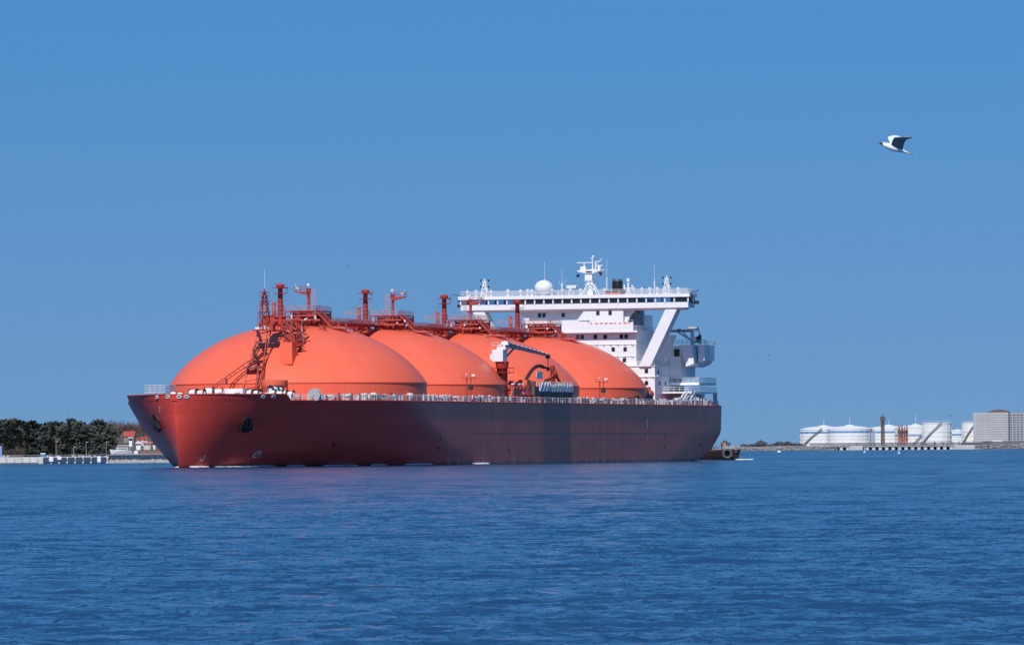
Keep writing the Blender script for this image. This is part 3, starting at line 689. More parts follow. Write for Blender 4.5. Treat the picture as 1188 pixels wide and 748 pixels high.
for yy in np.arange(-3, 22.5, 1.15):
    if rnd.random() < .9: m_.box(1.92, 2.1, yy, yy+.45+.25*rnd.random(), 2.4+.2*rnd.random(), 4.1+.5*rnd.random())
m_.rail([(1.9, -4, 3.6), (1.9, 23, 3.6)], 1.1, .06, 1.2, 2)
for yy in (-2, .4, 2.6): m_.bar((2.05, yy, 2.6), (2.05, yy+2.2, 4.6), .12, 4)
m_.build('stanchion_row', WHITE2, mf, kind='stuff')
MB().box(-.5, .1, 3.5, 6.5, 5.4, 7.0).build('notice_board', WHITE, mf)
m_ = MB()      # dark tube put in for the crane boom's shadow on the third cover, and ladder
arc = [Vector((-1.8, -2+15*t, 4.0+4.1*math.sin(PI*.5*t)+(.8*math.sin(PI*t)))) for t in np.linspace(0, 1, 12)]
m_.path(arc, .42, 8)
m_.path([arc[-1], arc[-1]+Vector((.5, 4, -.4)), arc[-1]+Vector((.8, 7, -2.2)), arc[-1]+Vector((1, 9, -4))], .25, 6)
m_.build('boom_shadow_arc', mat('boom_shadow_brown', (.075, .022, .022), .6, .3, 1), mf, smooth=.7)
m_ = MB().lattice((0, 14.5, 3.5), (-.3, 14.5, 8.4), .4, .3, 6, .06).bar((0, 16, 6.6), (0, 21, 4.0), .3, 6).bar((0, 14.5, 8.6), (0, 18, 6.2), .12, 5)
m_.build('sampling_tower', ORANGE_RIG, mf)

# ---- orange rescue craft and winch aft of the fourth cover
rb = link('rescue_boat', None, ship, (25.6, 172, TOP+1.6))
m_ = MB()
prof = [(-3.0, .1), (-2.4, .8), (-1, 1.15), (1, 1.2), (2.2, 1.0), (3.0, .15)]
for (a, ra), (b, rb_) in zip(prof, prof[1:]): m_.bar((0, a, .9), (0, b, .9), ra, 10, rb_)
m_.build('boat_body', ORANGE, rb, smooth=.8)
MB().box(-.5, .5, -.8, .9, 1.9, 2.6).build('boat_canopy', ORANGE, rb)
MB().bar((0, -2, -.2), (0, -2, -1.6), .15).bar((0, 2, -.2), (0, 2, -1.6), .15).bar((-.8, 2.4, -1.6), (-.2, 2.0, 2.6), .13).bar((-.8, -2.4, -1.6), (-.2, -2, 2.6), .13).build('boat_cradle', ORANGE_RIG, rb)
m_ = MB().box(-1, 1.4, -14, 0, -1, .4).box(-.8, 1.2, -22, -14, -.9, -.1)
for q in range(8): m_.bar((-.6, -13+q*1.6, .4), (.9, -13+q*1.6, .4), .5, 8)
m_.build('deck_machinery', DARK, rb)

# ------------------------------------------------------------------ accommodation and bridge
SF = 197.0
acc = link('accommodation', None, ship, (0, SF, 0))
def wallbox(x0, x1, y0, y1, z0, z1, name='house_wall', mt=WHITE): return MB().box(x0, x1, y0, y1, z0, z1).build(name, mt, acc)
wallbox(-20, 20, 0, 25, TOP, 23.0)                 # lower house
wallbox(-15.2, 15.2, .6, 15, 23.0, 31.2)           # middle house
wallbox(-12, 12.0, 1.6, 12, 31.6, 36.9)            # upper house under the bridge
wallbox(3.7, 12.3, -.4, 1.6, 31.6, 36.8)           # stair trunk standing forward
m_ = MB().box(-16, 16, -1.2, 15.6, 31.15, 31.6)
for z in (20.4, 23.0): m_.box(-20.2, 20.2, -.25, 25.3, z-.08, z+.08)
for z in (25.4, 28.3): m_.box(-15.3, 15.3, .45, 15.2, z-.05, z+.05)
m_.build('deck_ledge', WHITE, acc)
m_ = MB().prism([(-11.5, 31.6), (3.6, 31.6), (3.6, 33.9), (-4.8, 33.9), (-4.8, 32.9), (-11.5, 32.9)], -1.1, -.95)
m_.box(-11.9, -4.8, -1.05, -.9, 33.0, 33.7)
m_.box(3.6, 15.0, -1.1, -.95, 31.6, 33.6)
m_.build('breakwater_screen', WHITE, acc)
m_ = MB().prism([(.6, 34.2), (3.7, 34.2), (3.7, 36.8), (2.6, 36.8)], -.4, 1.6); m_.build('sloping_screen', WHITE, acc)
for sg in (-1, 1):
    arc = [(12.0*sg, 31.7)]+[(sg*(12.0+.9+3.6*(1-math.cos(t))), 32.6+4.3*math.sin(t)) for t in np.linspace(0, PI/2, 10)]+[(sg*12.0, 36.9)]
    MB().prism(arc if sg > 0 else arc[::-1], 1.0, 1.7).build('curved_bracket', WHITE, acc)
win = MB().box(-.42, .42, -.06, .02, -.5, .5).build('window', GLASS, acc, (0, -.5, 40))
win_f = MB()
for a in ((-.52, -.42, -.6, .6), (.42, .52, -.6, .6)): win_f.box(a[0], a[1], -.09, .02, a[2], a[3])
win_f.box(-.42, .42, -.09, .02, .5, .6).box(-.42, .42, -.09, .02, -.6, -.5)
WF = win_f.v, win_f.f
wins = [(5.9, -.42, 35.9), (9.0, -.42, 35.9), (.4, .58, 30.2), (1.6, .58, 30.2), (4.9, .58, 30.2), (7.4, .58, 30.2), (11.5, .58, 30.2), (12.7, .58, 30.2), (9.4, .58, 27.1), (12.4, .58, 27.1), (12.2, .58, 24.5), (17.9, -.02, 21.8), (17.9, -.02, 18.9), (-9.5, 1.58, 35.6), (-8.4, 1.58, 35.6), (-3.5, 1.58, 35.6), (-9, .58, 30.2), (-5, .58, 30.2), (-3, .58, 30.2)]
win.location = wins[0]
for p in wins[1:]: dup(win, p, acc)
# side windows of the lower house and stair details
for y, z in ((4, 18.8), (9, 18.8), (15, 18.8), (3, 21.5), (18, 21.5)):
    o = dup(win, (20.02, y, z), acc); o.rotation_euler = (0, 0, PI/2)
m_ = MB().rail([(12.6, -.8, 31.6), (15.8, -.8, 31.6), (15.8, 15, 31.6)], 1.1, .05, 1.2, 3).rail([(15.4, .2, 23.05), (19.9, .2, 23.05), (19.9, 24.9, 23.05)], 1.1, .06, 1.3, 3)
m_.rail([(-15, -1.1, 33.6), (14.9, -1.1, 33.6)], .5, .04, 2, 1)
m_.build('house_railing', WHITE2, acc)
m_ = MB()
for q in range(9):
    x = 4.2+q*1.2; m_.box(x, x+rnd.uniform(.4, .9), -1.2, -1.12, 33.3, 33.55)
m_.build('life_buoy_rack', ORANGE, acc)
m_ = MB()
for z, x0, x1 in ((20.5, 14, 19.5), (25.45, 5, 14.8), (28.35, 5, 14.8)):
    for x in np.arange(x0, x1, 1.8): m_.bar((x, -.3 if z < 22 else .4, z), (x+.5, -.3 if z < 22 else .4, z-.5), .07, 4)
m_.build('ledge_bracket', GREYB, acc, kind='stuff')
# casing, aft of the middle house
m_ = MB().box(4, 13.6, 12.05, 20, 31.2, 35.6).lathe([(2.2, 31.2), (2.2, 37.5), (1.8, 38.2)], (10.5, 16, 0), 14)
m_.build('engine_casing', WHITE, acc, smooth=.5)
m_ = MB().box(12.05, 14.6, 6, 9, 32.5, 36.6); m_.bar((13, 5, 36.5), (14.8, 5, 35.2), .4, 8).build('exhaust_box', GREYB, acc)
# light rows on the side wall
m_ = MB()
for y in (2, 3, 5.5, 11, 17.5, 20): m_.box(20.01, 20.2, y, y+1.2, 20.5, 20.9)
for y in (8, 9.5, 11, 12.5, 13.5, 15): m_.box(20.01, 20.4, y, y+.8, 23.1, 23.4+1.0*rnd.random())
for y in (1.5, 3, 4.5, 6): m_.box(15.21, 15.4, y, y+.8, 28.6, 28.85)
m_.build('wall_lamp', WHITE2, acc, kind='stuff')

br = link('bridge', None, ship, (0, SF, 0))
BW = 28.8
m_ = MB().box(-BW, BW, -1.0, 4.6, 36.95, 38.25)           # girder
m_.prism([(-1.0, 36.95), (4.6, 36.95), (4.2, 36.5), (-.4, 36.5)], -BW+1.5, BW-1.5, 'x')
m_.build('bridge_girder', WHITE, br)
m_ = MB().box(-BW-.5, BW+.5, -1.5, 5.0, 39.5, 40.35).box(-13, 15, 4.6, 14, 39.4, 40.3)
m_.build('bridge_roof', WHITE, br)
xs = [-BW, -24.0]; x = -24.0
while x < BW-4.9: x += 2.35; xs.append(x)
xs.append(BW)
m_ = MB()
for x in xs:
    m_.box(x-.17, x+.17, -1.15, -.8, 38.25, 39.5)
    m_.box(x-.15, x+.15, 4.2, 4.5, 38.25, 39.5)
m_.build('window_mullion', WHITE, br, kind='stuff')
tg = bpy.data.materials.new('clear_wing_glass'); tg.use_nodes = True
_n = tg.node_tree.nodes; _l = tg.node_tree.links; _n.remove(_n['Principled BSDF'])
_t = _n.new('ShaderNodeBsdfTransparent'); _t.inputs[0].default_value = (.62, .72, .85, 1); _g = _n.new('ShaderNodeBsdfGlossy'); _g.inputs['Roughness'].default_value = .03
_fr = _n.new('ShaderNodeFresnel'); _mx = _n.new('ShaderNodeMixShader'); _l.new(_fr.outputs[0], _mx.inputs[0]); _l.new(_t.outputs[0], _mx.inputs[1]); _l.new(_g.outputs[0], _mx.inputs[2]); _l.new(_mx.outputs[0], _n['Material Output'].inputs[0])
for a, b in zip(xs, xs[1:]):
    c = (a+b)/2; central = -13.5 < c < 15.5
    MB().box(-(b-a)/2+.18, (b-a)/2-.18, -.02, .02, 0, 1.24).build('window', GLASS if central or c > BW-4 else tg, br, (c, -.95, 38.255))
MB().box(-13.5, 15.5, -.4, 14, 38.25, 39.4).box(BW-4.5, BW-.3, -.4, 4, 38.25, 39.4).box(-BW+.3, -BW+1.2, -.4, 4, 38.25, 39.4).build('wheelhouse_interior', DARK, br)
m_ = MB()
for c in [(a+b)/2 for a, b in zip(xs, xs[1:])]:
    if rnd.random() < .5 and not -13 < c < 15: m_.box(c-.3, c+.4, 1, 2, 38.25, 38.25+rnd.uniform(.5, .9))
m_.build('bridge_console', GREYB, br, kind='stuff')
MB().rail([(-BW, -1.3, 40.35), (BW, -1.3, 40.35), (BW, 4.6, 40.35)], 1.15, .06, 1.9, 3).rail([(-BW, 4.6, 40.35), (-BW, -1.3, 40.35)], 1.15, .06, 1.9, 3).rail([(-BW, 4.6, 40.35), (BW, 4.6, 40.35)], 1.15, .05, 1.9, 3).build('roof_railing', WHITE2, br)
m_ = MB()
for sg in (1, -1): m_.box(sg*(BW+.6)-.3, sg*(BW+.6)+.3, -.6, .2, 39.0, 39.9).bar((sg*BW, 2, 38.2), (sg*(BW+1.8), 2, 38.4), .12).box(sg*(BW+1.2)-.5, sg*(BW+1.2)+.5, 1.5, 2.5, 37.8, 38.6).bar((sg*BW, 0, 40.4), (sg*(BW+2.4), 0, 41.0), .1)
m_.build('wing_end_light', DARK, br, kind='stuff')
m_ = MB()
for x in (-28, -25.4, -22, -17.5, -14.2, -12.4, -11.2, -5.6, -3, -1, 1, 7.6, 9.2, 15, 17, 18.6, 20.6, 22.4, 25.6): MB().lathe([(.3, 0), (.22, .7), (.42, .8), (.42, 1.2+.5*rnd.random()), (.1, 1.6)], (0, 0, 0), 8).build('roof_fitting', WHITE2, br, (x, rnd.uniform(-.8, 2), 40.35))
# struts under the wings: pair each side
def strut(sg, y0, y1, x0, z0, x1, z1, wd):
    return MB().prism([(sg*(x0-wd), z0), (sg*(x0+wd), z0), (sg*(x1+wd), z1), (sg*(x1-wd), z1)][::sg], y0, y1).build('wing_strut', WHITE, br)
for sg in (1, -1):
    strut(sg, -.6, 3.0, 17.6, 22.9, 24.4, 36.6, 1.45)
    strut(sg, 6.0, 9.0, 18.4, 22.9, 21.6, 30.5, 1.4)
# satellite dome
m_ = MB(); R = 2.1
m_.lathe([(R*1.05*math.cos(a), 1.55+1.55*math.sin(a)) for a in np.linspace(-1.1, 1.45, 14)], (0, 0, 0), 28)
rd = m_.build('radome', WHITE, ship, (-8.5, SF+2, 40.6), smooth=1.2); rd.scale = (1.02, 1.02, 1.14)
MB().lathe([(1.0, -.3), (.9, .3)], (0, 0, 0), 12).build('radome_base', WHITE2, rd)
# aerials
ae = MB().bar((0, 0, 0), (0, 0, 4.2), .16, 5).bar((0, 0, 4.2), (0, 0, 8.6), .05, 4).build('whip_aerial', WHITE2, ship, (7.5, SF+2, 40.35))
for x, k in ((-8.6, .95), (-4.2, .72), (19.2, .8)): dup(ae, (x, SF+3, 40.4), ship, scale=(1, 1, k))
m_ = MB().bar((0, 0, 2), (1.2, 0, 4), .04, 4).bar((0, 0, 2), (-1, 0, 3.6), .04, 4); m_.build('branched_aerial', WHITE2, ship, (-4.2, SF+3, 40.4))
# radar mast
rm = link('radar_mast', None, ship, (3.4, SF+2, 40.35)); rm.scale = (1, 1, .885)
m_ = MB()
for sx in (-1, 1):
    for sy in (-1, 1): m_.bar((sx*1.9, sy*1.2, 0), (sx*.35, sy*.35, 3.9), .16, 5)
    m_.bar((sx*1.5, -1, 1), (-sx*.7, -.5, 3.0), .1, 4).bar((sx*.9, -.7, 2.4), (-sx*.4, -.4, 3.8), .1, 4)
m_.box(-.7, .7, -.7, .7, 0, 1.4).box(-.45, .45, -.45, .45, 1.4, 3.8)
for z in (2.9, 3.7): m_.box(-1.4, .8, -.7, .7, z, z+.12)
m_.box(-1.3, .55, -.6, .6, 4.0, 5.6).bar((0, 0, 3.8), (0, 0, 6.4), .4, 8)
m_.prism([(-3.2, 6.5), (-1.0, 5.9), (.9, 5.9), (2.6, 6.6), (2.6, 6.75), (.8, 7.1), (-1.3, 6.9), (-3.2, 6.65)], -.9, .9)
m_.bar((-3.0, 0, 6.6), (-1.6, 0, 7.4), .14).bar((2.2, 0, 6.6), (3.6, 0, 6.9), .1)
for a in (-1.9, -1.5, -2.3): m_.lathe([(.3, 6.7), (.38, 7.6), (.2, 7.8)], (a, 0, 0), 8)
m_.bar((.55, 0, 7), (.45, 0, 10.2), .17, 6).bar((1.3, 0, 6.8), (1.2, 0, 9.2), .15, 6).bar((1.2, 0, 9.1), (2.6, 0, 9.3), .09).bar((1.2, 0, 8.2), (3.0, 0, 9.9), .11).bar((.5, 0, 9.9), (0, 0, 10.2), .08).bar((1.1, 0, 8.0), (3.1, 0, 8.0), .14).bar((2.2, 0, 6.8), (2.2, 0, 7.9), .4, 8)
m_.lathe([(.16, 10.1), (.3, 10.4), (.2, 10.8)], (.7, 0, 0), 8)
m_.build('mast_frame', WHITE, rm)
MB().box(-3.4, .3, -.18, .18, 8.75, 9.0).bar((-1.6, 0, 7.7), (-1.6, 0, 8.8), .22, 6).build('radar_scanner', WHITE2, rm)
MB().box(-.9, .6, -1.0, -.92, 6.15, 6.5).build('mast_window', DARK, rm)
MB().lathe([(.1, 0), (.42, .1), (.36, .75), (.1, .8)], (-3.2, 0, 4.9), 8).build('signal_shape', BLACK, rm)
MB().prism([(1.9, 6.3), (2.9, 6.2), (2.8, 5.1), (2.4, 5.2), (2.2, 5.8)], -.05, .05).build('signal_flag', mat('maroon_flag', (.12, .02, .02), .8), rm)
MB().bar((-3.2, 0, 5.7), (-3.2, 0, 6.6), .03, 3).bar((-3.2, 0, 4.9), (-3.2, 0, 0), .02, 3).bar((2.4, 0, 6.2), (2.8, 0, 0), .02, 3).build('halyard', WHITE2, rm)
MB().box(-1.4, 1.3, -.5, .5, 2.2, 2.45).bar((-.9, 0, 0), (-.9, 0, 2.2), .15).box(-1.3, 1.2, -.55, -.5, 1.75, 2.2).build('searchlight_frame', WHITE2, ship, (-1.0, SF+1, 40.3))
MB().box(-1.2, 1.1, -.5, .4, 1.75, 2.18).build('searchlight', DARK, ship, (-1.0, SF+1, 40.3))
# funnel top
fn = MB().lathe([(.95, 0), (1.0, 1.8), (.95, 2.3)], (0, 0, 0), 20).build('funnel', BLACK, ship, (10.4, SF+1.2, 40.7), smooth=.7); fn.scale = (1.3, 1.3, 1.25)
MB().lathe([(.97, 2.3), (.9, 2.7), (.6, 2.75)], (0, 0, 0), 20).build('funnel_cap', SILVER, fn)
MB().box(-2.1, .9, -1.2, .4, -.35, .0).build('funnel_coaming', ORANGE, fn)
MB().box(-2.4, 1.4, -.6, 1.4, -.01, .5).build('funnel_base', DARK, fn)
m_ = MB().bar((0, 0, 0), (0, 0, 3.2), .22, 6).bar((-1, 0, 1.5), (1, 0, 1.5), .1).bar((-1, 0, 1.4), (-1, 0, 2.4), .2, 6).bar((1, 0, 1.4), (1, 0, 2.3), .2, 6).lathe([(.2, 3), (.4, 3.2), (.4, 3.7), (.15, 3.9)], (0, 0, 0), 10).bar((-.8, 0, 0), (0, 0, 1.6), .12).bar((.8, 0, 0), (0, 0, 1.6), .12)
m_.build('compass_stand', WHITE, ship, (13.2, SF+1, 40.3), smooth=.6)
# small lattice masts on the wings
sm = link('wing_mast', None, ship, (-23.6, SF+2, 40.35))
MB().lattice((0, 0, 0), (0, 0, 3.6), .8, .25, 4, .1).bar((0, 0, 2), (0, 0, 4.4), .18).bar((-.95, 0, 3.7), (.95, 0, 3.7), .06).bar((-.95, 0, 2.2), (.95, 0, 2.2), .06).bar((.2, 0, 3), (1.2, 0, 0), .08).build('mast_lattice', WHITE, sm)
m_ = MB()
for x in (-.95, .95):
    for z in (2.2, 3.7): m_.box(x-.18, x+.18, -.2, .2, z-.05, z+.4)
m_.build('signal_lamp', BLACK, sm, kind='stuff')
dup(sm, (22.6, SF+2, 40.35), ship)

# ---- stern: overhanging side houses, provision crane, mooring frame
sd = link('side_house', None, ship, (0, 208, 0))
MB().prism([(23.0, 28.15), (26.3, 28.15), (26.6, 23.6), (24.6, 22.9)], 0, 6).build('house_shell', WHITE, sd)
MB().prism([(27.1, 28.15), (28.7, 28.15), (28.7, 24.5), (27.1, 23.9)], 2.2, 11).prism([(22, 23.0), (25, 22.8), (27.1, 23.7), (27.1, 27.8), (22, 27.8)], 6.2, 14).build('house_shell', WHITE, sd)
MB().box(14, 22.9, 1.5, 14, 20.0, 28.0).build('stair_house', WHITE, sd)
MB().box(21.2, 22.6, 1.42, 1.5, 25.4, 27.2).build('louvre', DARK, sd)
MB().rail([(21, 1.5, 28.2), (26, .2, 28.2), (28.4, 3, 28.2), (28.4, 13, 28.2)], 1.1, .06, 1.2, 3).build('house_railing', WHITE2, sd)
pc = link('provision_crane', None, ship, (25.4, 211, 28.2))
MB().bar((0, 0, 0), (0, 0, 4.0), .45, 8).box(-.9, 1.4, -.8, .8, 3.4, 4.4).bar((0, 0, .6), (-2.6, 0, 3.4), .18).build('crane_post', WHITE2, pc)
MB().box(-8.5, .2, -.5, .5, 3.1, 3.9).bar((-3.6, 0, 3.1), (0, 0, .9), .18).build('crane_arm', GREYB, pc)
MB().box(.4, 1.6, -.9, -.3, .5, 2.0).box(1.6, 2.2, -.4, .4, .2, 2.4).bar((1.5, 0, 4), (1.9, 0, 2.4), .12).build('crane_winch', DARK, pc)
MB().box(.4, 1.3, -1.2, -.9, .8, 2.0).build('control_box', WHITE, pc)
mfm = link('mooring_frame', None, ship, (0, 3.2, TOP))
MB().box(14, 27.6, 206, 221, 4.9, 5.6).box(14, 27.4, 200, 222, 2.9, 3.3).build('poop_platform', WHITE, mfm)
m_ = MB()
for s in (203, 211, 221.4): m_.box(26.6, 27.3, s, s+.8, 0, 2.9)
m_.box(27.2, 27.5, 221.4, 222.2, 0, 3.3).bar((27, 222.3, 3), (26, 226, .3), .25).bar((20, 222.3, 3), (20, 226, .3), .25)
m_.build('frame_post', WHITE, mfm, kind='stuff')
MB().box(8, 24, 208, 222, 0, 2.8).build('winch_house', WHITE, mfm)
m_ = MB()
for s in (190.5, 196): m_.bar((27.2, s, 0), (27.2, s+7, 3.4), .3, 4).bar((26.4, s, 0), (26.4, s+7, 3.4), .2, 4).bar((27.2, s, 1), (27.2, s+7, 4.4), .07, 4)
m_.build('inclined_ladder', WHITE2, mfm)
m_ = MB().rail([(14, 206, 5.6), (27.5, 206, 5.6), (27.5, 221, 5.6)], 1.1, .06, 1.3, 3).rail([(20, 200, 3.3), (27.3, 200, 3.3), (27.3, 222, 3.3)], 1.1, .06, 1.3, 2)
for q in range(30): s = rnd.uniform(186, 222); m_.box(27.0, 27.6, s, s+rnd.uniform(.3, 1), 0, rnd.uniform(.5, 2.0))
m_.build('stern_railing', WHITE2, mfm)
MB().lathe([(.5, 0), (.6, .2), (.5, 1.3)], (27, 210.5, 0), 10).box(26.6, 27.3, 197, 198, .2, 1.0).build('life_buoy_rack', ORANGE, mfm)

# ---- foam along the waterline
def foam():
    M = mat('white_foam', (.78, .80, .82), .9, .35, 2.0, col2=(.45, .55, .65))
    mb = MB()
    def strip(sg, a, b, wd):
        n = 14; ss_ = np.linspace(a, b, n)
        for p, q in zip(ss_, ss_[1:]):
            f0 = math.sin(PI*(p-a)/(b-a))*wd*rnd.uniform(.6, 1.2)+.02; f1 = math.sin(PI*(q-a)/(b-a))*wd*rnd.uniform(.6, 1.2)+.02
            x0, x1 = sg*(half_breadth(p, .1)+.05), sg*(half_breadth(q, .1)+.05)
            z = .42
            mb.quad((x0, p, z), (x0+sg*f0, p, .12), (x1+sg*f1, q, .12), (x1, q, z))
    for a, b, wd in ((-67.5, -62, 1.3), (-61, -44, 2.2), (-41.5, -36, 1.2), (-31, -20, 1.3), (-16, -10, 1.0), (-4, 8, 1.0), (30, 42, .6), (205, 213, .8)): strip(1, a, b, wd)
    strip(-1, -67.8, -64, 1.4)
    mb.build('bow_foam', M, None, (-45.2, 1295, 0), label='thin broken white foam along the ship waterline', kind='stuff').rotation_euler = (0, 0, -PHI)
foam()

# ------------------------------------------------------------------ the gull in flight
def gull():
    k = 70/FPX
    g = thing('flying_gull', 'black headed gull flying left with raised wings against the sky at upper right', 'bird', at(1037, 169, 70))
    X = lambda px, py, d=0.0: ((px-1037)*k, d, -(py-169)*k)
    WH = mat('gull_white', (.80, .80, .80), .7, .05, 20); GR = mat('gull_shaded_wing', (.22, .22, .25), .7, .2, 20); HD = mat('gull_brown_hood', (.035, .022, .020), .7, .2, 20); BK = mat('gull_bill_red', (.16, .05, .04), .5, .1, 20)
    def loft(secs, n=12):
        mb = MB()
        for (px, py, rz_, ry_) in secs:
            c = X(px, py)
            for j in range(n): a = 2*PI*j/n; mb.v.append((c[0], ry_*k*math.cos(a), c[2]+rz_*k*math.sin(a)))
        for i in range(len(secs)-1):
            for j in range(n): mb.f.append((i*n+j, i*n+(j+1) % n, (i+1)*n+(j+1) % n, (i+1)*n+j))
        mb.f.append(tuple(range(n))); mb.f.append(tuple(range(len(secs)*n-1, (len(secs)-1)*n-1, -1))); return mb
    loft([(1023.6, 167.2, 1.6, 1.5), (1025.5, 167.9, 2.6, 2.4), (1028, 168.8, 3.3, 3.0), (1032, 170.2, 4.0, 3.8), (1037, 171.8, 4.0, 4.0), (1042, 173.4, 3.3, 3.4), (1047, 175.2, 2.2, 2.6), (1051, 176.8, 1.2, 2.4), (1055, 178.2, .45, 3.0), (1058, 179.2, .15, 3.4)]).build('body', WH, g, smooth=1.5)
    loft([(1020.3, 165.7, .5, .5), (1021.3, 166.1, 1.1, 1.0), (1022.8, 166.8, 1.6, 1.5), (1024.2, 167.4, 1.85, 1.75), (1025, 167.7, 1.7, 1.7)]).build('head', HD, g, smooth=1.5)
    loft([(1017.0, 165.4, .1, .1), (1018.8, 165.5, .35, .3), (1020.6, 165.9, .55, .45)], 8).build('beak', BK, g, smooth=1.5)
    MB().lathe([(.05*k, -.3*k), (.3*k, 0), (.05*k, .3*k)], X(1022.2, 166.2, -1.45*k), 6).build('eye', BLACK, g)
    def wing(name, rows, mt, th=.35):
        mb = MB(); n = len(rows[0])
        for off in (th*k/2, -th*k/2):
            for r in rows:
                for (px, py, d) in r: p = X(px, py, d*k); mb.v.append((p[0], p[1]+off*.4, p[2]+off))
        R_ = len(rows); tot = R_*n
        for i in range(R_-1):
            for j in range(n-1):
                q = (i*n+j, i*n+j+1, (i+1)*n+j+1, (i+1)*n+j); mb.f.append(q); mb.f.append(tuple(tot+x for x in q[::-1]))
        rim = [i*n for i in range(R_)]+[(R_-1)*n+j for j in range(1, n)]+[i*n+n-1 for i in range(R_-2, -1, -1)]+[j for j in range(n-2, 0, -1)]
        for a, b in zip(rim, rim[1:]+rim[:1]): mb.f.append((a, b, tot+b, tot+a))
        return mb.build(name, mt, g, smooth=1.0)
    # far wing: rises to the wrist, then sweeps back
    wing('wing', [[(1033.5, 168, 2), (1037.5, 169.5, 2), (1043, 172, 2)], [(1032, 162.5, 10), (1035.6, 164, 10), (1043, 167, 10)], [(1031.0, 158.6, 18), (1034.6, 160.0, 18), (1041, 162.0, 18)], [(1035, 156.6, 24), (1038, 158.2, 24), (1042, 159.8, 24)], [(1041, 155.8, 30), (1043, 157.2, 30), (1045, 158.2, 30)], [(1046.5, 156.4, 36), (1047, 157.2, 36), (1047.5, 157.6, 36)]], WH)
    # near wing: underside toward the viewer, its shade painted in as grey
    wing('wing', [[(1033.6, 168.5, -3), (1040, 171.0, -3), (1047, 174.4, -3)], [(1034.5, 164.5, -9), (1040.5, 167, -9), (1047.5, 170, -9)], [(1036.5, 160.6, -15), (1041.5, 163, -15), (1048.5, 166, -15)], [(1042, 160.4, -22), (1046, 162, -22), (1050, 163.6, -22)], [(1049, 160.9, -28), (1051, 161.8, -28), (1053, 162.4, -28)], [(1056, 161.0, -34), (1056.4, 161.3, -34), (1056.6, 161.6, -34)]], GR)
    MB().quad(X(1047, 175.2, -1.2*k), X(1059, 178.6, -3.2*k), X(1059.4, 179.0, 3.2*k), X(1047, 175.6, 1.2*k)).build('tail_feathers', WH, g)
    return g
gull()
def far_bird(px, py, Y, s, label, flat=.1):
    g = thing('distant_bird', label, 'bird', at(px, py, Y))
    M = bpy.data.materials.get('far_bird_dark') or mat('far_bird_dark', (.05, .05, .06), .8)
    mb = MB()
    for a, b, r1, r2 in ((-.3, 0, .02, .09), (0, .3, .09, .02)): mb.bar((a*s, 0, 0), (b*s, 0, 0), r1*s, 8, r2*s)
    mb.build('body', M, g)
    for sg in (1, -1): MB().prism([(-.12*s, 0), (.14*s, 0), (.22*s, sg*.3*s), (.1*s, sg*.62*s), (.02*s, sg*.3*s)], .0, .025*s, 'z').build('wing', M, g).rotation_euler = (sg*flat, 0, .9)
far_bird(1102, 482, 1500, 1.1, 'tiny dark bird gliding just above the far white tanks', .05)
far_bird(404.5, 309, 900, .5, 'tiny dark bird high above the orange domes', .4)
far_bird(892, 412, 1200, .5, 'tiny dark bird in the empty sky right of the ship stern', .5)
far_bird(78.5, 477, 1500, .6, 'tiny dark bird just above the pine wood', .4)

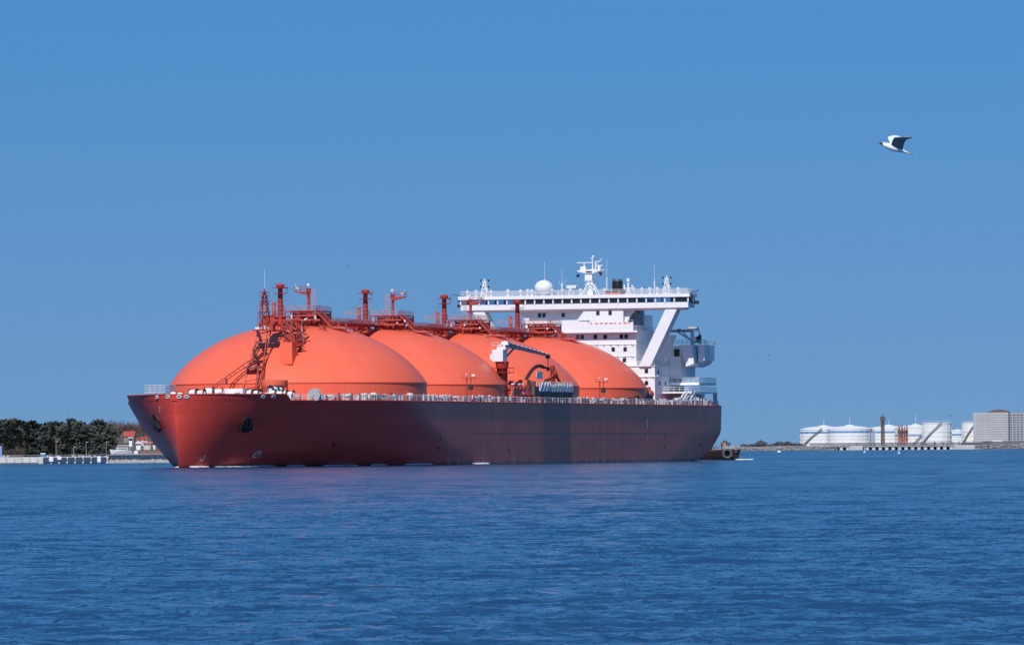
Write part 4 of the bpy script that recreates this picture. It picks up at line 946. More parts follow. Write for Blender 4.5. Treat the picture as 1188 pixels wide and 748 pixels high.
# ------------------------------------------------------------------ tug behind the stern
def tug():
    t = thing('tug_boat', 'low dark red tug with round bow fender half hidden behind the ship stern', 'tug', at(842, 531, 1590)*1.0)
    t.location.z = 0; t.location.x -= 1.9
    HB = mat('tug_dark_hull', (.020, .010, .012), .5, .3, .6); RD = mat('tug_rust_red', (.12, .03, .025), .6, .3, .8)
    sec = [(-16, .6), (-13, 3.0), (-8, 3.7), (-2, 3.7), (2, 3.2), (4.5, 1.8), (5.8, .2)]
    mb = MB(); n = len(sec)
    for z, kx in ((-.6, .8), (1.0, .95), (2.2, 1.0)):
        for sg in (1, -1):
            for x, h in sec: mb.v.append((x*(1 if x < 0 else (.85+.15*z/2.2)), sg*h*kx, z+(.6*max(0, x)/6 if z > 1 else 0)))
    for r in range(2):
        for sgi in (0, 1):
            o = r*2*n+sgi*n
            for i in range(n-1):
                q = (o+i, o+i+1, o+2*n+i+1, o+2*n+i); mb.f.append(q[::-1] if sgi == 0 else q)
    o = 4*n
    for i in range(n-1): mb.f.append((o+i, o+n+i, o+n+i+1, o+i+1))
    mb.build('hull', HB, t)
    m_ = MB()
    for a in range(10):
        q0, q1 = 2*PI*a/10, 2*PI*(a+1)/10
        m_.bar((2.2+1.1*math.cos(q0), -3.5, 1.6+1.1*math.sin(q0)), (2.2+1.1*math.cos(q1), -3.5, 1.6+1.1*math.sin(q1)), .38, 6)
    m_.build('tyre_fender', mat('tyre_grey', (.09, .09, .09), .8), t)
    MB().box(3.2, 4.9, -2.0, 1.2, 1.9, 2.7).bar((-13, -3.1, 2.3), (3, -3.4, 2.4), .2).build('bulwark_strip', RD, t)
    MB().box(-10, -2.6, -2.2, 2.2, 2.2, 4.0).box(-9, -1.9, -1.9, 1.9, 4.0, 5.4).build('wheelhouse', WHITE, t)
    MB().box(-8.8, -2.4, -1.95, -1.9, 4.3, 5.1).build('window', GLASS, t)
    MB().box(-3.6, -.2, -2.6, -1.6, 2.3, 3.1).bar((1, 0, 2.2), (1, 0, 3.6), .35, 8).build('towing_winch', DARK, t)
    MB().rail([(-1.5, -3.2, 2.3), (4, -2.2, 2.7)], .9, .05, .9, 2).build('railing', WHITE2, t)
    M = mat('tug_wash', (.75, .78, .82), .9, .3, 1)
    p = t.location
    mb = MB()
    for q in range(26):
        x = rnd.uniform(4.5, 9); y = rnd.uniform(-5, 1); r = rnd.uniform(.25, .8)*(1.2-.1*(x-4.5)); mb.lathe([(r, -.1), (r*.8, .12), (r*.2, .2)], (x, y, .05), 7)
    for q in range(22):
        x = rnd.uniform(-13, -6); r = rnd.uniform(.25, .6); mb.lathe([(r, -.1), (r*.8, .12), (r*.2, .2)], (x, -6-rnd.random()*2, .05), 7)
    mb.build('wash_foam', M, None, p, label='white wash churned up beside the dark red tug', kind='stuff')
tug()

# ------------------------------------------------------------------ left shore
GROUND = mat('dry_grass_ground', (.16, .115, .085), .95, .4, .05, col2=(.10, .09, .06))
def sheet(name, xs, ys, zf, material, label, kind='structure'):
    mb = MB()
    for x in xs:
        for y in ys: mb.v.append((x, y, zf(x, y)))
    n = len(ys)
    for i in range(len(xs)-1):
        for j in range(n-1): mb.f.append((i*n+j, (i+1)*n+j, (i+1)*n+j+1, i*n+j+1))
    return mb.build(name, material, None, smooth=1.0, label=label, kind=kind)
def left_z(x, y):
    t = (y-1786)/300; rise = np.clip((x+190)/70, 0, 1)
    return 1.5 + 2.0*min(1, max(0, (y-1800)/60))*.5 + max(0, y-1880)*.018*(.3+.7*rise) + .25*math.sin(x*.21)*math.sin(y*.05)
def left_x1(y): return -60+(y-1786)*.12
xs_ = list(np.linspace(-700, -230, 12))+list(np.linspace(-220, -98, 40))
sheet('shore_ground', xs_, list(np.linspace(1787, 2500, 40)), lambda x, y: left_z(x, y) if x < -99 else -1, GROUND, 'brown dry grass shore behind the jetty on the left')
# quay
LAMPGREY = mat('lamp_grey', (.33, .38, .45), .6, .15, 1)
QY = 1780.0
def wx(px): return at(px, 530, QY).x
quay = thing('jetty', 'long low jetty with pale concrete wall and dark blue fender panels, left shore', 'jetty', (wx(60), QY, 0))
QC = mat('pale_concrete', (.62, .61, .58), .85, .2, .5); NAVY = mat('navy_fender', (.022, .055, .12), .6, .3, .8)
def qbox(a, b, y0, y1, z0, z1, name, mt): return MB().box(wx(a)-wx(60), wx(b)-wx(60), y0, y1, z0, z1).build(name, mt, quay)
qbox(-120, 125, .6, 7, -.5, 1.55, 'jetty_deck', QC)
for a in range(-64, 44, 9): qbox(a, a+8.6, 0, .6, .25, 1.75, 'concrete_panel', QC)
qbox(45, 50, -.3, .6, -.1, 1.95, 'concrete_panel', QC)
for i, a in enumerate(np.arange(51, 123, 9.2)): qbox(a, a+7.6, -.2, .6, .1, 1.75, 'fender_panel', NAVY)
for a in np.arange(58.9, 126, 9.2): qbox(a-.2, a+1.0, -.35, .1, -.4, .55, 'fender_pile', QC)
for a, b, z in ((57, 62, .6), (66.5, 71.5, 1.1), (113, 117, .3)): qbox(a, b, -.6, -.2, z, 2.05, 'white_board', WHITE)
qbox(-70, 126, .8, 1.0, 1.5, 1.9, 'jetty_kerb', QC)
MB().rail([(wx(-60)-wx(60), 1.2, 1.75), (wx(125)-wx(60), 1.2, 1.75)], .7, .045, 3.6, 1).build('jetty_railing', LAMPGREY, quay)
def qthing(px, y, name, label, cat): return thing(name, label, cat, (wx(px), QY+y, 1.55))
t = qthing(49, 3, 'kiosk', 'small blue kiosk with white roof standing on the jetty', 'kiosk')
BLUE = mat('bright_blue_paint', (.06, .22, .50), .5, .1, .5)
MB().box(-.6, .6, -.6, .6, .2, 1.2).build('cabin', BLUE, t); MB().box(-.7, .7, -.7, .7, 1.2, 1.5).build('roof', WHITE, t)
t = qthing(-1.5, 3, 'blue_container', 'upright light blue container at the left end of the jetty', 'container')
MB().box(-.7, .7, -1, 1, 0, 3.4).build('body', mat('light_blue_paint', (.18, .36, .62), .6), t); MB().box(-.75, .75, -1.05, 1.05, 3.4, 3.55).build('lid', WHITE2, t)
def lamp(px, y, h, label):
    o = qthing(px, y, 'lamp_post', label, 'lamp post'); o['group'] = 'lamp posts along the jetty'
    MB().bar((0, 0, 0), (0, 0, h), .09, 6, .05).build('pole', LAMPGREY, o); MB().box(-.1, .6, -.08, .08, h-.04, h+.05).build('lamp_head', WHITE2, o)
    MB().box(-.5, .5, -.4, .4, 0, .5).build('footing', QC, o)
lamp(99.3, 3, 4.6, 'tall thin lamp post on the jetty, third of the four from left')
lamp(122.5, 3.5, 4.6, 'white lamp post at the right end of the jetty')
lamp(64, 4, 4.8, 'lamp post before the pine wood, leftmost tall one on the jetty')
lamp(84.5, 4, 3.2, 'short lamp post on the jetty right of the blue kiosk')
# clutter on the quay: bollards
bo = None
for px, lab in ((-2, 'white bollard before the light blue container on the jetty'), (4, 'white bollard just right of the light blue container'), (9, 'second white bollard right of the light blue container'), (55, 'white bollard just right of the blue kiosk'), (67.5, 'white bollard just right of the leftmost tall lamp post'), (85, 'white bollard at the foot of the short lamp post'), (92, 'white bollard halfway between short lamp post and the next'), (96, 'white bollard just left of the middle lamp post of the right three'), (104, 'white bollard just right of the middle lamp post of the right three'), (110, 'white bollard left of the white board near the jetty end')):
    if bo is None: bo = MB().lathe([(.3, 0), (.25, .4), (.42, .5), (.38, .7)], (0, 0, 0), 8).build('bollard', WHITE2, None, (wx(px), QY+.9, 1.56), label=lab, cat='bollard', group='bollards on the jetty edge')
    else: dup(bo, (wx(px), QY+.9, 1.56), label=lab)
# rock revetment
ROCK = mat('revetment_rock', (.48, .45, .42), .95, .5, 1.2)
mb = MB(); 
for q in range(520):
    x = rnd.uniform(wx(124), wx(200)); t = rnd.random(); r = rnd.uniform(.25, .6)
    c = Vector((x, QY-1+6*t, -.1+.75*t)); i = len(mb.v)
    for d in ((1,0,0),(-1,0,0),(0,1,0),(0,-1,0),(0,0,1),(0,0,-1)): mb.v.append(tuple(c+Vector(d)*r*rnd.uniform(.6, 1.3)))
    for f in ((0,2,4),(2,1,4),(1,3,4),(3,0,4),(2,0,5),(1,2,5),(3,1,5),(0,3,5)): mb.f.append(tuple(i+k for k in f))
mb.build('shore_rocks', ROCK, None, label='pale broken rocks along the waterline right of the jetty', kind='stuff')
t = thing('sheet_pile_wall', 'dark blue sheet pile wall behind the pale rocks left of the bow', 'wall', (wx(158), QY+6, 0))
for k in range(26): 
    x = (wx(123)-wx(158))+k*.75; (MB().box(x, x+.68, -.1 if k % 2 else .1, .6, .3, 2.35)).build('sheet_pile', NAVY, t)
MB().box(wx(123)-wx(158), wx(123)-wx(158)+20, -.2, 1.4, 2.35, 2.5).build('coping', QC, t)
# yacht
t = thing('motor_yacht', 'white motor yacht laid up behind the sheet pile wall', 'boat', (wx(138), QY+14, 2.0))
mb = MB(); sec = [(-3.6, .1, 2.0), (-2.6, .8, 1.9), (-.5, 1.1, 1.75), (3.0, 1.0, 1.5)]
for x, h, z in sec: mb.v += [(x+.4*(x < -3), -h*.5, .6), (x, -h, z), (x, h, z), (x+.4*(x < -3), h*.5, .6)]
for i in range(3):
    for j in range(4): a = i*4+j; b = i*4+(j+1) % 4; mb.f.append((a, b, b+4, a+4))
mb.f += [(0, 3, 2, 1), (12, 13, 14, 15)]
mb.build('hull', WHITE, t); MB().box(-1.6, 1.8, -.8, .8, 1.75, 2.5).build('cabin', WHITE, t); MB().box(-1.4, 1.6, -.82, -.78, 1.95, 2.3).build('window', GLASS, t)
MB().box(-1.2, 2.6, -.8, .8, 3.0, 3.15).bar((-1.1, -.7, 2.5), (-1.3, -.7, 3.0), .07).bar((2.3, -.7, 1.6), (2.5, -.7, 3.0), .06).build('flybridge_roof', WHITE, t)
MB().box(-2.4, 3.0, -.5, .5, 0, .65).build('cradle', NAVY, t)
t = thing('parked_van', 'small white van parked right of the white yacht', 'van', (wx(154.3), QY+14, 2.4))
MB().prism([(-.6, .15), (.6, .15), (.6, 1.1), (-.3, 1.1), (-.6, .65)], -.5, .5).build('body', WHITE, t)
for x in (-.35, .35): MB().bar((x, -.52, .15), (x, .52, .15), .16, 8).build('wheel', BLACK, t)
# houses
TILE = mat('red_roof_tile', (.42, .075, .055), .8, .2, 1); WALL = mat('house_plaster', (.55, .52, .48), .9, .1, .5)
def house(px, py, Y, wpx, hw, hr, label, wallm=WALL, roofm=TILE, depth=6):
    p = at(px, py, Y); W_ = wpx*Y/FPX/2
    t = thing('house', label, 'house', tuple(p))
    MB().box(-W_, W_, 0, depth, -1.5, hw).build('wall', wallm, t)
    e = .25
    rf = MB(); rf.prism([(-e, hw-.05), (depth+e, hw-.05), (depth/2, hw+hr)], -W_-e, W_+e, 'x'); rf.build('roof', roofm, t)
    nw = max(2, int(W_*2/1.6))
    for k in range(nw):
        x = -W_+(k+.5)*2*W_/nw; wn = MB().box(x-.25, x+.25, -.04, .02, hw*.35, hw*.8).build('window', GLASS, t); MB().box(x-.33, x+.33, -.07, -.03, hw*.8, hw*.8+.08).build('lintel', WHITE2, wn)
    MB().box(W_*.4, W_*.4+.4, depth/2-.2, depth/2+.2, hw+hr*.5, hw+hr+.6).build('chimney', TILE, t)
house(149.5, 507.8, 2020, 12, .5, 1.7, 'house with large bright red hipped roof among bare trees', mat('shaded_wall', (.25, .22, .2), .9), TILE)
house(165, 512.2, 2040, 12, .8, .8, 'low long house with dull red roof behind the ship bow')
house(151.5, 512.5, 1990, 3.6, 1.3, .3, 'tiny white gabled shed below the bright red roof', WHITE, WHITE2, 3)
house(160.5, 517.5, 1950, 5, .9, .5, 'small white shed on the slope, right of the gabled shed', WHITE, WHITE2, 3)
house(170.5, 517.2, 1955, 8, .8, .5, 'small pale shed with pinkish roof beside the bow', WALL, mat('pink_roof', (.5, .22, .18), .8), 3)
house(178.5, 517.2, 1958, 3, .9, .5, 'tiny white shed nearest to the ship bow', WHITE, TILE, 3)
PINKB = mat('salmon_boards', (.52, .24, .20), .8, .2, .6)
house(166, 528.3, 1800, 4, .75, .15, 'short salmon coloured shed on the quay behind the rocks', PINKB, PINKB, 3)
house(179, 528.3, 1800, 18, .75, .15, 'long salmon coloured shed on the quay next to the bow', PINKB, PINKB, 3)

# trees
PINE = [mat('pine_needles_a', (.066, .080, .064), .9, .4, .8), mat('pine_needles_b', (.095, .098, .074), .9, .4, .8), mat('pine_needles_c', (.054, .070, .060), .9, .4, .8)]
BARK = mat('pine_bark', (.075, .048, .038), .95, .4, 1.0); TWIG = mat('bare_twigs', (.15, .105, .095), .95, .3, .8)
def pine_mesh(seed, h, mt):
    r = random.Random(seed); mb = MB()
    lobes = []
    for q in range(19):
        z = r.uniform(.07, .95)*h; spread = (1.5 if z < .75*h else 1.1)*(1-.35*abs(z/h-.62)); a = r.uniform(0, 2*PI)
        lobes.append((Vector((spread*math.cos(a)*r.random(), spread*math.sin(a)*r.random(), z)), r.uniform(.6, 1.1)))
    for c, rad in lobes:
        for q in range(26):
            d = Vector((r.gauss(0, 1), r.gauss(0, 1), r.gauss(0, .75))).normalized()*rad*r.uniform(.5, 1.1); p = c+d
            u_ = Vector((r.gauss(0, 1), r.gauss(0, 1), r.gauss(0, 1))).normalized()*r.uniform(.15, .38); v_ = u_.orthogonal()*r.uniform(.5, 1)
            mb.quad(p-u_-v_, p+u_-v_, p+u_+v_, p-u_+v_)
    tr = MB().bar((0, 0, -1), (.1, 0, h*.55), .18, 6, .12).bar((.1, 0, h*.55), (-.05, 0, h*.9), .12, 5, .04)
    for q in range(6): c = lobes[q][0]; tr.bar((.05, 0, c.z*.8), c, .06, 4, .02)
    me = bpy.data.meshes.new('crown'); me.from_pydata(mb.v, [], mb.f); me.materials.append(mt)
    mt_ = bpy.data.meshes.new('trunk'); mt_.from_pydata(tr.v, [], tr.f); mt_.materials.append(BARK)
    return me, mt_
pines = [pine_mesh(s, 10.0, PINE[s % 3]) for s in range(7)]
def pine(px, Y, top_py, base_py, var, label, group='pines of the dark wood'):
    p = at(px, base_py, Y); h = (base_py-top_py)*Y/FPX
    t = thing('pine_tree', label, 'pine tree', (p.x, p.y, left_z(p.x, p.y)-.1), rnd.random()*6.28, group); k = (at(px, top_py, Y).z-t.location.z)/10.0
    t.scale = (k*rnd.uniform(1.0, 1.3),)*2+(k,)
    link('crown', pines[var][0], t); link('trunk', pines[var][1], t)
prof_x = [-60, 0, 8, 20, 26, 40, 50, 62, 70, 74, 85, 97, 108, 118, 130, 140]; prof_y = [486, 486, 487, 484, 488, 486, 489, 488, 486, 490, 484.5, 488, 488, 487, 492, 496]
LAND = ((49, 'blue kiosk'), (64, 'leftmost tall lamp post'), (84.5, 'short lamp post'), (99.3, 'middle lamp post'), (122.5, 'lamp post at the jetty end'))
def front_labels(pxs):
    out = {}; tally = {}
    for px in sorted(pxs):
        lm = min(LAND, key=lambda a: abs(a[0]-px)); tally.setdefault((lm, px >= lm[0]), []).append(px)
    for (lm, right), lst in tally.items():
        lst = lst if right else lst[::-1]
        for k, px in enumerate(lst): out[px] = '%s front row pine %s of the %s' % (('first', 'second', 'third', 'fourth', 'fifth', 'sixth', 'seventh', 'eighth')[k], 'right' if right else 'left', lm[1])
    return out
for row, (Y, n, lo) in enumerate(((1835, 26, 5), (1865, 28, 2.5), (1900, 30, 0))):
    pxs = [-22+(i+rnd.uniform(.15, .85))*(156 if row else 150)/n for i in range(n)]
    pxs = [px for px in pxs if row or px > 22]; labs = front_labels(pxs) if row == 0 else {}
    for px in pxs:
        pine(px, Y, np.interp(px, prof_x, prof_y)+lo*rnd.uniform(.4, 2.6)+rnd.uniform(-1.0, 3.4), 527, rnd.randrange(7), labs.get(px, 'dark pine whose crown shows above the front row of the wood'))
# bare trees behind the houses
def bare_mesh(seed, h):
    r = random.Random(seed); mb = MB()
    mb.bar((0, 0, -1), (0, 0, h*.45), .16, 5, .1)
    for q in range(26):
        z = r.uniform(.25, .6)*h; a = r.uniform(0, 2*PI); L = r.uniform(.25, .5)*h; e = r.uniform(.6, 1.3)
        s0_ = Vector((0, 0, z)); e_ = s0_+Vector((math.cos(a)*math.cos(e), math.sin(a)*math.cos(e), math.sin(e)))*L; mb.bar(s0_, e_, .055, 3, .03)
        for w_ in range(9):
            b_ = s0_.lerp(e_, r.uniform(.3, 1)); mb.bar(b_, b_+Vector((r.gauss(0, .5), r.gauss(0, .5), r.uniform(.2, 1.1)))*h*.11, .035, 3, .02)
    me = bpy.data.meshes.new('branches'); me.from_pydata(mb.v, [], mb.f); me.materials.append(TWIG); return me
bares = [bare_mesh(s, 8.0) for s in range(4)]
for i in range(26):
    px = 122+i*2.3+rnd.uniform(-1, 1); Y = 2060+rnd.uniform(-20, 60); b = at(px, 517, Y); h = at(px, 490+rnd.uniform(0, 4)+max(0, px-165)*.12, Y).z-b.z
    o = link('bare_tree', bares[i % 4], None, (b.x, b.y, left_z(b.x, b.y)-.2), 'leafless brown tree in the wood behind the red roofed house', None, 'bare trees behind the houses', 'tree')
    k = (h+b.z-o.location.z)/7.0; o.scale = (k*1.1, k*1.1, k); o.rotation_euler = (0, 0, rnd.random()*6)
for i in range(9):
    px = -6+i*4.2; Y = 1812+rnd.random()*6; p = at(px, 524, Y); o = link('bare_bush', bares[i % 4], None, (p.x, p.y, left_z(p.x, p.y)), 'greyish brown leafless bush before the pines at the far left', None, 'bare bushes at the left end of the wood', 'bush'); o.scale = (.36, .36, .30+.1*rnd.random())

# ------------------------------------------------------------------ right shore
RY = 4550.0; mpp = RY/FPX
SEAWALL = mat('seawall_stone', (.30, .28, .27), .95, .5, .25)
def rx(px, Y=RY): return at(px, 520, Y).x
sheet('far_shore_ground', list(np.linspace(rx(838), rx(1700), 60)), [4490, 4500, 4506, 4530, 4700, 5200, 6500], lambda x, y: -1.0 if y < 4495 else (2.4+.5*math.sin(x*.5) if y < 4503 else 3.2+.3*math.sin(x*.13)), SEAWALL, 'long low grey stone embankment of the far shore')
mb = MB()
for q in range(900):
    x = rnd.uniform(rx(838), rx(1195)); t = rnd.random(); r = rnd.uniform(.35, .9); c = Vector((x, 4488+14*t, .2+2.9*t)); i = len(mb.v)
    for d in ((1,0,0),(-1,0,0),(0,1,0),(0,-1,0),(0,0,1),(0,0,-1)): mb.v.append(tuple(c+Vector(d)*r*rnd.uniform(.6, 1.3)))
    for f in ((0,2,4),(2,1,4),(1,3,4),(3,0,4),(2,0,5),(1,2,5),(3,1,5),(0,3,5)): mb.f.append(tuple(i+k for k in f))
mb.build('embankment_rocks', mat('far_rubble', (.33, .32, .32), .95, .5, 1.2), None, label='grey rubble along the foot of the far embankment', kind='stuff')
TANK = mat('tank_white', (.78, .78, .76), .6, .06, .05); BAND = mat('tank_blue_band', (.10, .27, .55), .6, .1, .1); STEEL = mat('stair_steel', (.16, .17, .20), .6, .2, .3)
def tank(px, Y, rpx, top_py, roof_px, label, band=True, stair=None, rod=0, baseZ=2.5, band_py=None):
    k = Y/FPX; R_ = rpx*k; p = at(px, 517, Y); H = at(px, top_py, Y).z
    t = thing('storage_tank', label, 'tank', (p.x, Y+R_, baseZ)); H -= baseZ
    sh = MB().lathe([(R_, 0), (R_, H)], n=56, cap=True).build('tank_shell', TANK, t, smooth=.5)
    m_ = MB()
    for f in (.22, .42, .6, .97): m_.lathe([(R_, H*f-.12), (R_+.25, H*f-.1), (R_+.25, H*f+.1), (R_, H*f+.12)], n=56, cap=False)
    m_.build('wind_girder', WHITE2, sh)
    if roof_px: MB().lathe([(R_*1.0, H), (R_*.6, H+roof_px*k*.62), (R_*.2, H+roof_px*k*.95), (R_*.2, H+roof_px*k*1.15), (R_*.03, H+roof_px*k*1.3)], n=40).build('tank_roof', TANK, t, smooth=.4)
    else: MB().rail([(R_*math.cos(a), R_*math.sin(a), H) for a in np.linspace(0, 2*PI, 32)], 1.1, .09, 3, 1).build('top_railing', WHITE2, t)
    if band:
        zb = H*.80 if band_py is None else at(px, band_py, Y).z-baseZ
        MB().lathe([(R_+.05, zb-.75), (R_+.08, zb-.75), (R_+.08, zb+.75), (R_+.05, zb+.75)], n=56, cap=False).build('blue_band', BAND, t, smooth=.5)
    if stair:
        a0, a1 = stair; m_ = MB(); N_ = 22
        P = lambda q, dz, dr: ((R_+dr)*math.cos(a0+(a1-a0)*q/N_), (R_+dr)*math.sin(a0+(a1-a0)*q/N_), H*q/N_+dz)
        for q in range(N_):
            for dr in (.15, 1.1): m_.bar(P(q, 0, dr), P(q+1, 0, dr), .28, 4)
            m_.bar(P(q, 1.1, 1.1), P(q+1, 1.1, 1.1), .12, 4).bar(P(q, 0, 1.1), P(q, 1.1, 1.1), .09, 4)
        m_.build('spiral_stair', STEEL, t)
    m_ = MB()
    for a in np.linspace(PI*1.08, PI*1.92, 9): m_.bar(((R_+.1)*math.cos(a), (R_+.1)*math.sin(a), 0), ((R_+.1)*math.cos(a), (R_+.1)*math.sin(a), H), .14, 4)
    m_.build('shell_seam', WHITE2, sh)
    if rod: MB().bar((0, 0, H), (0, 0, H+rod*k), .22, 5, .08).build('lightning_rod', WHITE2, t)
    return t
ang = lambda fx: -math.acos(fx)     # front side angle from lateral fraction
tank(957.5, 4600, 28.5, 497.3, 3.4, 'leftmost white tank with low cone roof, blue band and dark diagonal stair', True, (ang(-.86), ang(-.12)), 12, band_py=501.5)
tank(987.5, 4560, 26.5, 497.0, 3.6, 'second white cone roof tank with blue band, overlapping the leftmost one', True, None, 14, band_py=500.8)
tank(1033, 4640, 27, 497.0, 3.6, 'white cone roof tank partly behind the brown lattice tower', True, None, 11, band_py=501)
tank(1064, 4600, 24, 495.6, 3.2, 'white cone roof tank just right of the rust coloured loading arms', True, (ang(-.25), ang(.55)), 16, band_py=504.6)
tank(1088, 4555, 17.3, 490.2, 0, 'tall flat topped white tank with long diagonal stair', False, (ang(-.95), ang(.25)), 0)
tank(1112, 4680, 14, 499.5, 1.5, 'lower white tank with blue band between the two tall tanks', True, None, 0, band_py=504)
tank(1131, 4640, 14, 489.8, 0, 'tall white tank half hidden behind the big grey building', False, (ang(-.9), ang(.1)), 0)
# grey blue box at right side of the second tank
t = thing('pump_house', 'narrow grey house at the foot of the tanks left of the lattice tower', 'building', (rx(1012), 4540, 2.5))
MB().box(-1.5, 1.5, 0, 5, 0, 11).build('wall', mat('bluish_cladding', (.32, .36, .44), .7, .1, .3), t); MB().box(-1.7, 1.7, -.2, 5.2, 11, 11.5).build('roof', STEEL, t)
# big building
bY = 4560; k = bY/FPX
bl = thing('grey_silo_building', 'huge pale grey windowless building with ribbed walls at the right edge', 'building', (rx(1172), bY, 2.5), 0)
CL = mat('grey_cladding', (.46, .46, .48), .8, .25, .05, col2=(.38, .38, .40)); H = at(1150, 478.5, bY).z-2.5
x0, x1 = rx(1132.5)-rx(1172), rx(1235)-rx(1172)
MB().prism([(x0, 14), (0, 0), (x1, 30), (x1, 80), (x0+9, 70)], 0, H, 'z').build('wall', CL, bl)
def ribs(a, b, n, nm, rr=.25):
    m_ = MB()
    for q in range(n+1):
        p = Vector((*a, 0)).lerp(Vector((*b, 0)), q/n); m_.box(p.x-rr, p.x+rr, p.y-rr, p.y+rr, 0, H+.25)
    m_.build(nm, mat('rib_'+nm, (.50, .50, .52), .8, .15, .1), bl)
ribs((x0, 13.9), (0, -.1), 16, 'wall_rib'); ribs((0, -.1), (x1, 29.9), 14, 'wall_rib')
m_ = MB()
for z in np.arange(1.8, H, 1.75):
    m_.bar((x0, 13.85, z), (-.2, -.2, z), .17, 4).bar((.2, -.15, z), (x1, 29.8, z), .17, 4)
m_.build('floor_band', CL, bl)
MB().lathe([(9, H-.2), (8.5, H+.8), (3, H+2.2), (.5, H+2.5)], (rx(1165)-rx(1172), 35, 0), 24).build('roof_cap', mat('brown_roof', (.16, .08, .06), .8), bl)
m_ = MB()
for q in range(26): x = x0+2+rnd.random()*(x1-x0); m_.box(x, x+.3, 38, 38.4, H, H+rnd.uniform(.5, 1.6))
m_.build('roof_fitting', STEEL, bl)
# lattice tower, loading arms
t = thing('lattice_tower', 'tall thin brown lattice tower between the white tanks', 'tower', (rx(1024.3, 4510), 4510, 2.0))
h_ = at(1024, 483, 4510).z-2; BR = mat('brown_steel', (.16, .10, .095), .8, .3, .3)
MB().lattice((0, 0, 0), (0, 0, h_), 1.2, 1.0, 12, .22).bar((0, 0, 0), (0, 0, h_*.95), .35, 6).build('tower_frame', BR, t)
MB().box(-1.9, 2.0, -1.6, 1.6, h_-2.5, h_-.3).build('lamp_gallery', BR, t); MB().bar((0, 0, h_), (0, 0, h_+2.2), .25, 4).build('lightning_rod', BR, t)
t = thing('loading_arms', 'cluster of upright rust and salmon coloured marine loading arms on the pier', 'loading arm', (rx(1047.5, 4500), 4500, 2.0))
h_ = at(1047, 492, 4500).z-2; SAL = mat('salmon_paint', (.58, .20, .16), .7, .3, .3); RUST = mat('rust_dark', (.13, .08, .075), .85, .4, .4)
for q in range(7):
    x = -3.3+q*1.1; hh = h_*rnd.uniform(.88, 1.0); a_ = link('loading_arm', None, t, (x, rnd.uniform(-1, 1), 0))
    MB().bar((0, 0, 0), (0, 0, hh*.42), .42, 6).build('riser', SAL, a_)
    MB().bar((0, 0, hh*.40), (rnd.uniform(-.5, .5), 0, hh), .33, 6).bar((.45, -.3, hh*.25), (.5, -.3, hh*.85), .22, 5).build('boom', RUST if q % 3 else SAL, a_)
    MB().box(-.5, .5, -.5, .3, hh*.62, hh*.78).build('counterweight', RUST, a_)
MB().box(-4.2, 4.2, -1.8, 1.8, -.2, .4).box(-3.4, 3.4, -1.2, -.6, 1.2, 4.2).build('arm_base', SAL, t)
# pier with piles
pr = thing('far_pier', 'long grey pier on dark piles below the white tanks', 'pier', (rx(1040, 4485), 4485, 0))
PX = lambda px: rx(px, 4485)-rx(1040, 4485)
MB().box(PX(972), PX(1112), -2, 6, 2.1, 3.1).build('pier_deck', mat('pier_concrete', (.33, .32, .32), .9, .3, .2), pr)
pile = MB().box(-1.2, 1.2, -1.6, 3, -1, 2.1).build('pile', QC, pr, (PX(976), 0, 0))
for px in np.arange(983.5, 1110, 7.5): dup(pile, (PX(px), 0, 0), pr)
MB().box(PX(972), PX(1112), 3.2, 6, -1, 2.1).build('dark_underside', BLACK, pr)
MB().rail([(PX(972), -1.6, 3.1), (PX(1112), -1.6, 3.1)], 1.1, .12, 4, 2).build('pier_railing', STEEL, pr)
m_ = MB()
for q in range(60): x = rnd.uniform(PX(985), PX(1130)); m_.bar((x, 3, 3), (x, 3, 3+rnd.uniform(.6, 3)), rnd.uniform(.12, .4), 4)
for z in (3.6, 4.3, 4.9): m_.bar((PX(940), 9, z), (PX(1185), 9, z), .25, 5)
m_.build('pipe_rack', STEEL, pr)
for a, b, lab in ((983.5, 1001, 'pale grey concrete dolphin in front of the second tank'), (1104.5, 1131, 'long pale concrete block at the waterline left of the big grey building')):
    t = thing('concrete_block', lab, 'quay block', (rx((a+b)/2, 4478), 4478, 0)); w_ = (b-a)*4478/FPX/2
    MB().prism([(-w_, -1), (w_, -1), (w_*.96, 2.6), (-w_*.8, 2.6)], -3, 3).build('block', mat('dolphin_concrete', (.50, .50, .50), .9, .15, .2), t)
    MB().box(-w_*.7, w_*.9, -2.5, 2.5, 2.6, 3.0).build('cap', QC, t)
# low industrial clutter before the big building
for i, (a, b, z0, z1, c, nm, lab) in enumerate(((1140, 1188, 3.0, 5.8, (.30, .29, .30), 'long_shed', 'long low grey shed before the ribbed building'), (1152, 1163, 3.2, 6.4, (.60, .59, .57), 'white_shed', 'small whitish shed before the ribbed building'), (1116, 1140, 3.0, 5.0, (.24, .23, .25), 'dark_shed', 'low dark shed beside the tall half hidden tank'))):
    t = thing(nm, lab, 'shed', (rx((a+b)/2, 4512-4*i), 4512-4*i, 0)); w_ = (b-a)*4512/FPX/2; mt = mat(nm+'_wall', c, .85, .3, .15)
    MB().box(-w_, w_, 0, 6, z0, z1-.8).build('wall', mt, t); MB().prism([(-.4, z1-.8), (6.4, z1-.8), (3, z1)], -w_-.3, w_+.3, 'x').build('roof', STEEL if i != 1 else WHITE2, t)
    for q in range(4): x = -w_+(q+.5)*w_/2; MB().box(x-.6, x+.6, -.06, .02, z0+.3, z0+1.3).build('door', DARK, t)
t = thing('parked_truck', 'tiny dark truck on the quay under the ribbed building', 'truck', (rx(1145.5, 4495), 4495, 3.2)); MB().box(-1.6, .8, -1, 1, .5, 2.4).build('body', RUST, t); MB().box(.9, 1.8, -1, 1, .5, 2.0).build('cab', DARK, t)
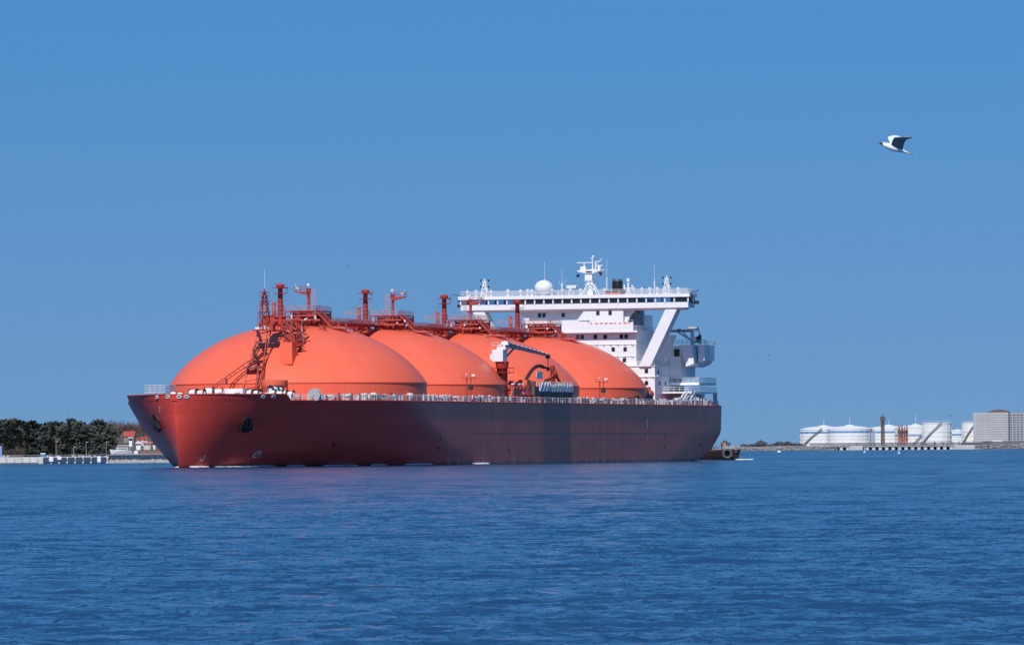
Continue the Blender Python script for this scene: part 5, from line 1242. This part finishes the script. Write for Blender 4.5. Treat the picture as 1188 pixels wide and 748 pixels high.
for x in (-1, 1.2): MB().bar((x, -1.05, .45), (x, 1.05, .45), .45, 8).build('wheel', BLACK, t)
# orange and blue boxes left
t = thing('site_office', 'low hut with orange left half and dark blue right half on the far embankment', 'hut', (rx(842.5, 4520), 4520, 3.0))
MB().box(-2.6, -.2, 0, 4, .2, 3.0).build('orange_half', SAL, t); MB().box(-.15, 3.4, .2, 4, .2, 2.9).build('blue_half', mat('slate_blue', (.06, .09, .14), .7), t); MB().box(-2.8, 3.6, -.2, 4.2, 3.0, 3.3).build('roof', STEEL, t)
# far trees
FT = mat('far_tree_twigs', (.10, .11, .13), .95, .4, .3)
def bush_mesh(seed):
    r = random.Random(seed); mb = MB()
    for q in range(420):
        a = r.uniform(0, 2*PI); rad = r.random()**.5; z = r.random()*(1-.55*rad); p = Vector((rad*math.cos(a), rad*math.sin(a), z)); u_ = Vector((r.gauss(0, 1), r.gauss(0, 1), r.gauss(0, 1))).normalized()*r.uniform(.04, .09); v_ = u_.orthogonal()
        mb.quad(p-u_-v_, p+u_-v_, p+u_+v_, p-u_+v_)
    me = bpy.data.meshes.new('crown'); me.from_pydata(mb.v, [], mb.f); me.materials.append(FT)
    tm_ = MB()
    for q in range(7): a = r.uniform(0, 2*PI); tm_.bar((0, 0, -.2), (.5*math.cos(a), .5*math.sin(a), .6), .04, 4, .015)
    me2 = bpy.data.meshes.new('trunk'); me2.from_pydata(tm_.v, [], tm_.f); me2.materials.append(BARK); return me, me2
bm_ = [bush_mesh(s) for s in range(3)]
for i, (px, w_, h_, lab) in enumerate(((883, 4.6, 5.4, 'bare rounded tree on the far embankment, left of the pair'), (904, 4.6, 4.6, 'bare rounded tree right of the middle of the far embankment'), (914, 3.6, 4.8, 'small bare tree closest to the white tanks'), (863, 3.0, 2.6, 'low dark bush on the embankment near the hut'), (841, 3.0, 6, 'bare tree behind the orange and blue hut'), (873, 4, 2.6, 'low bush left of the bare rounded tree'), (895, 4, 2.2, 'low bush between the two rounded bare trees'), (924, 5, 3.2, 'low brown scrub at the foot of the leftmost tank'))):
    t = thing('far_tree', lab, 'tree', (rx(px, 4560), 4560, 3.0)); t.scale = (w_, w_, h_); link('crown', bm_[i % 3][0], t); link('trunk', bm_[i % 3][1], t)
# buoys
PB = mat('pale_blue_buoy', (.35, .58, .75), .6, .1, .5)
for px, wy, Y, lab in ((1003, 525, 2860, 'pale blue spar buoy, the farther of the pair'), (1043, 526, 2490, 'pale blue spar buoy, the nearer of the pair')):
    t = thing('spar_buoy', lab, 'buoy', (at(px, wy, Y).x, Y, 0)); MB().lathe([(.75, -.3), (.8, .2), (.3, .5), (.22, 1.9), (.05, 2.0)], n=10).build('buoy_body', PB, t, smooth=.6); MB().lathe([(.05, 2.0), (.3, 2.15), (.3, 2.4), (.05, 2.5)], n=8).build('top_mark', PB, t)
t = thing('float_buoy', 'small white ball float off the far embankment', 'buoy', (at(904, 524.5, 3300).x, 3300, 0)); MB().lathe([(.1, -.4), (1.0, -.1), (1.1, .4), (.7, .9), (.1, 1.05)], n=12).build('float_body', WHITE, t, smooth=1.2); MB().lathe([(.2, 1.0), (.2, 1.4)], n=6).build('lifting_eye', DARK, t)
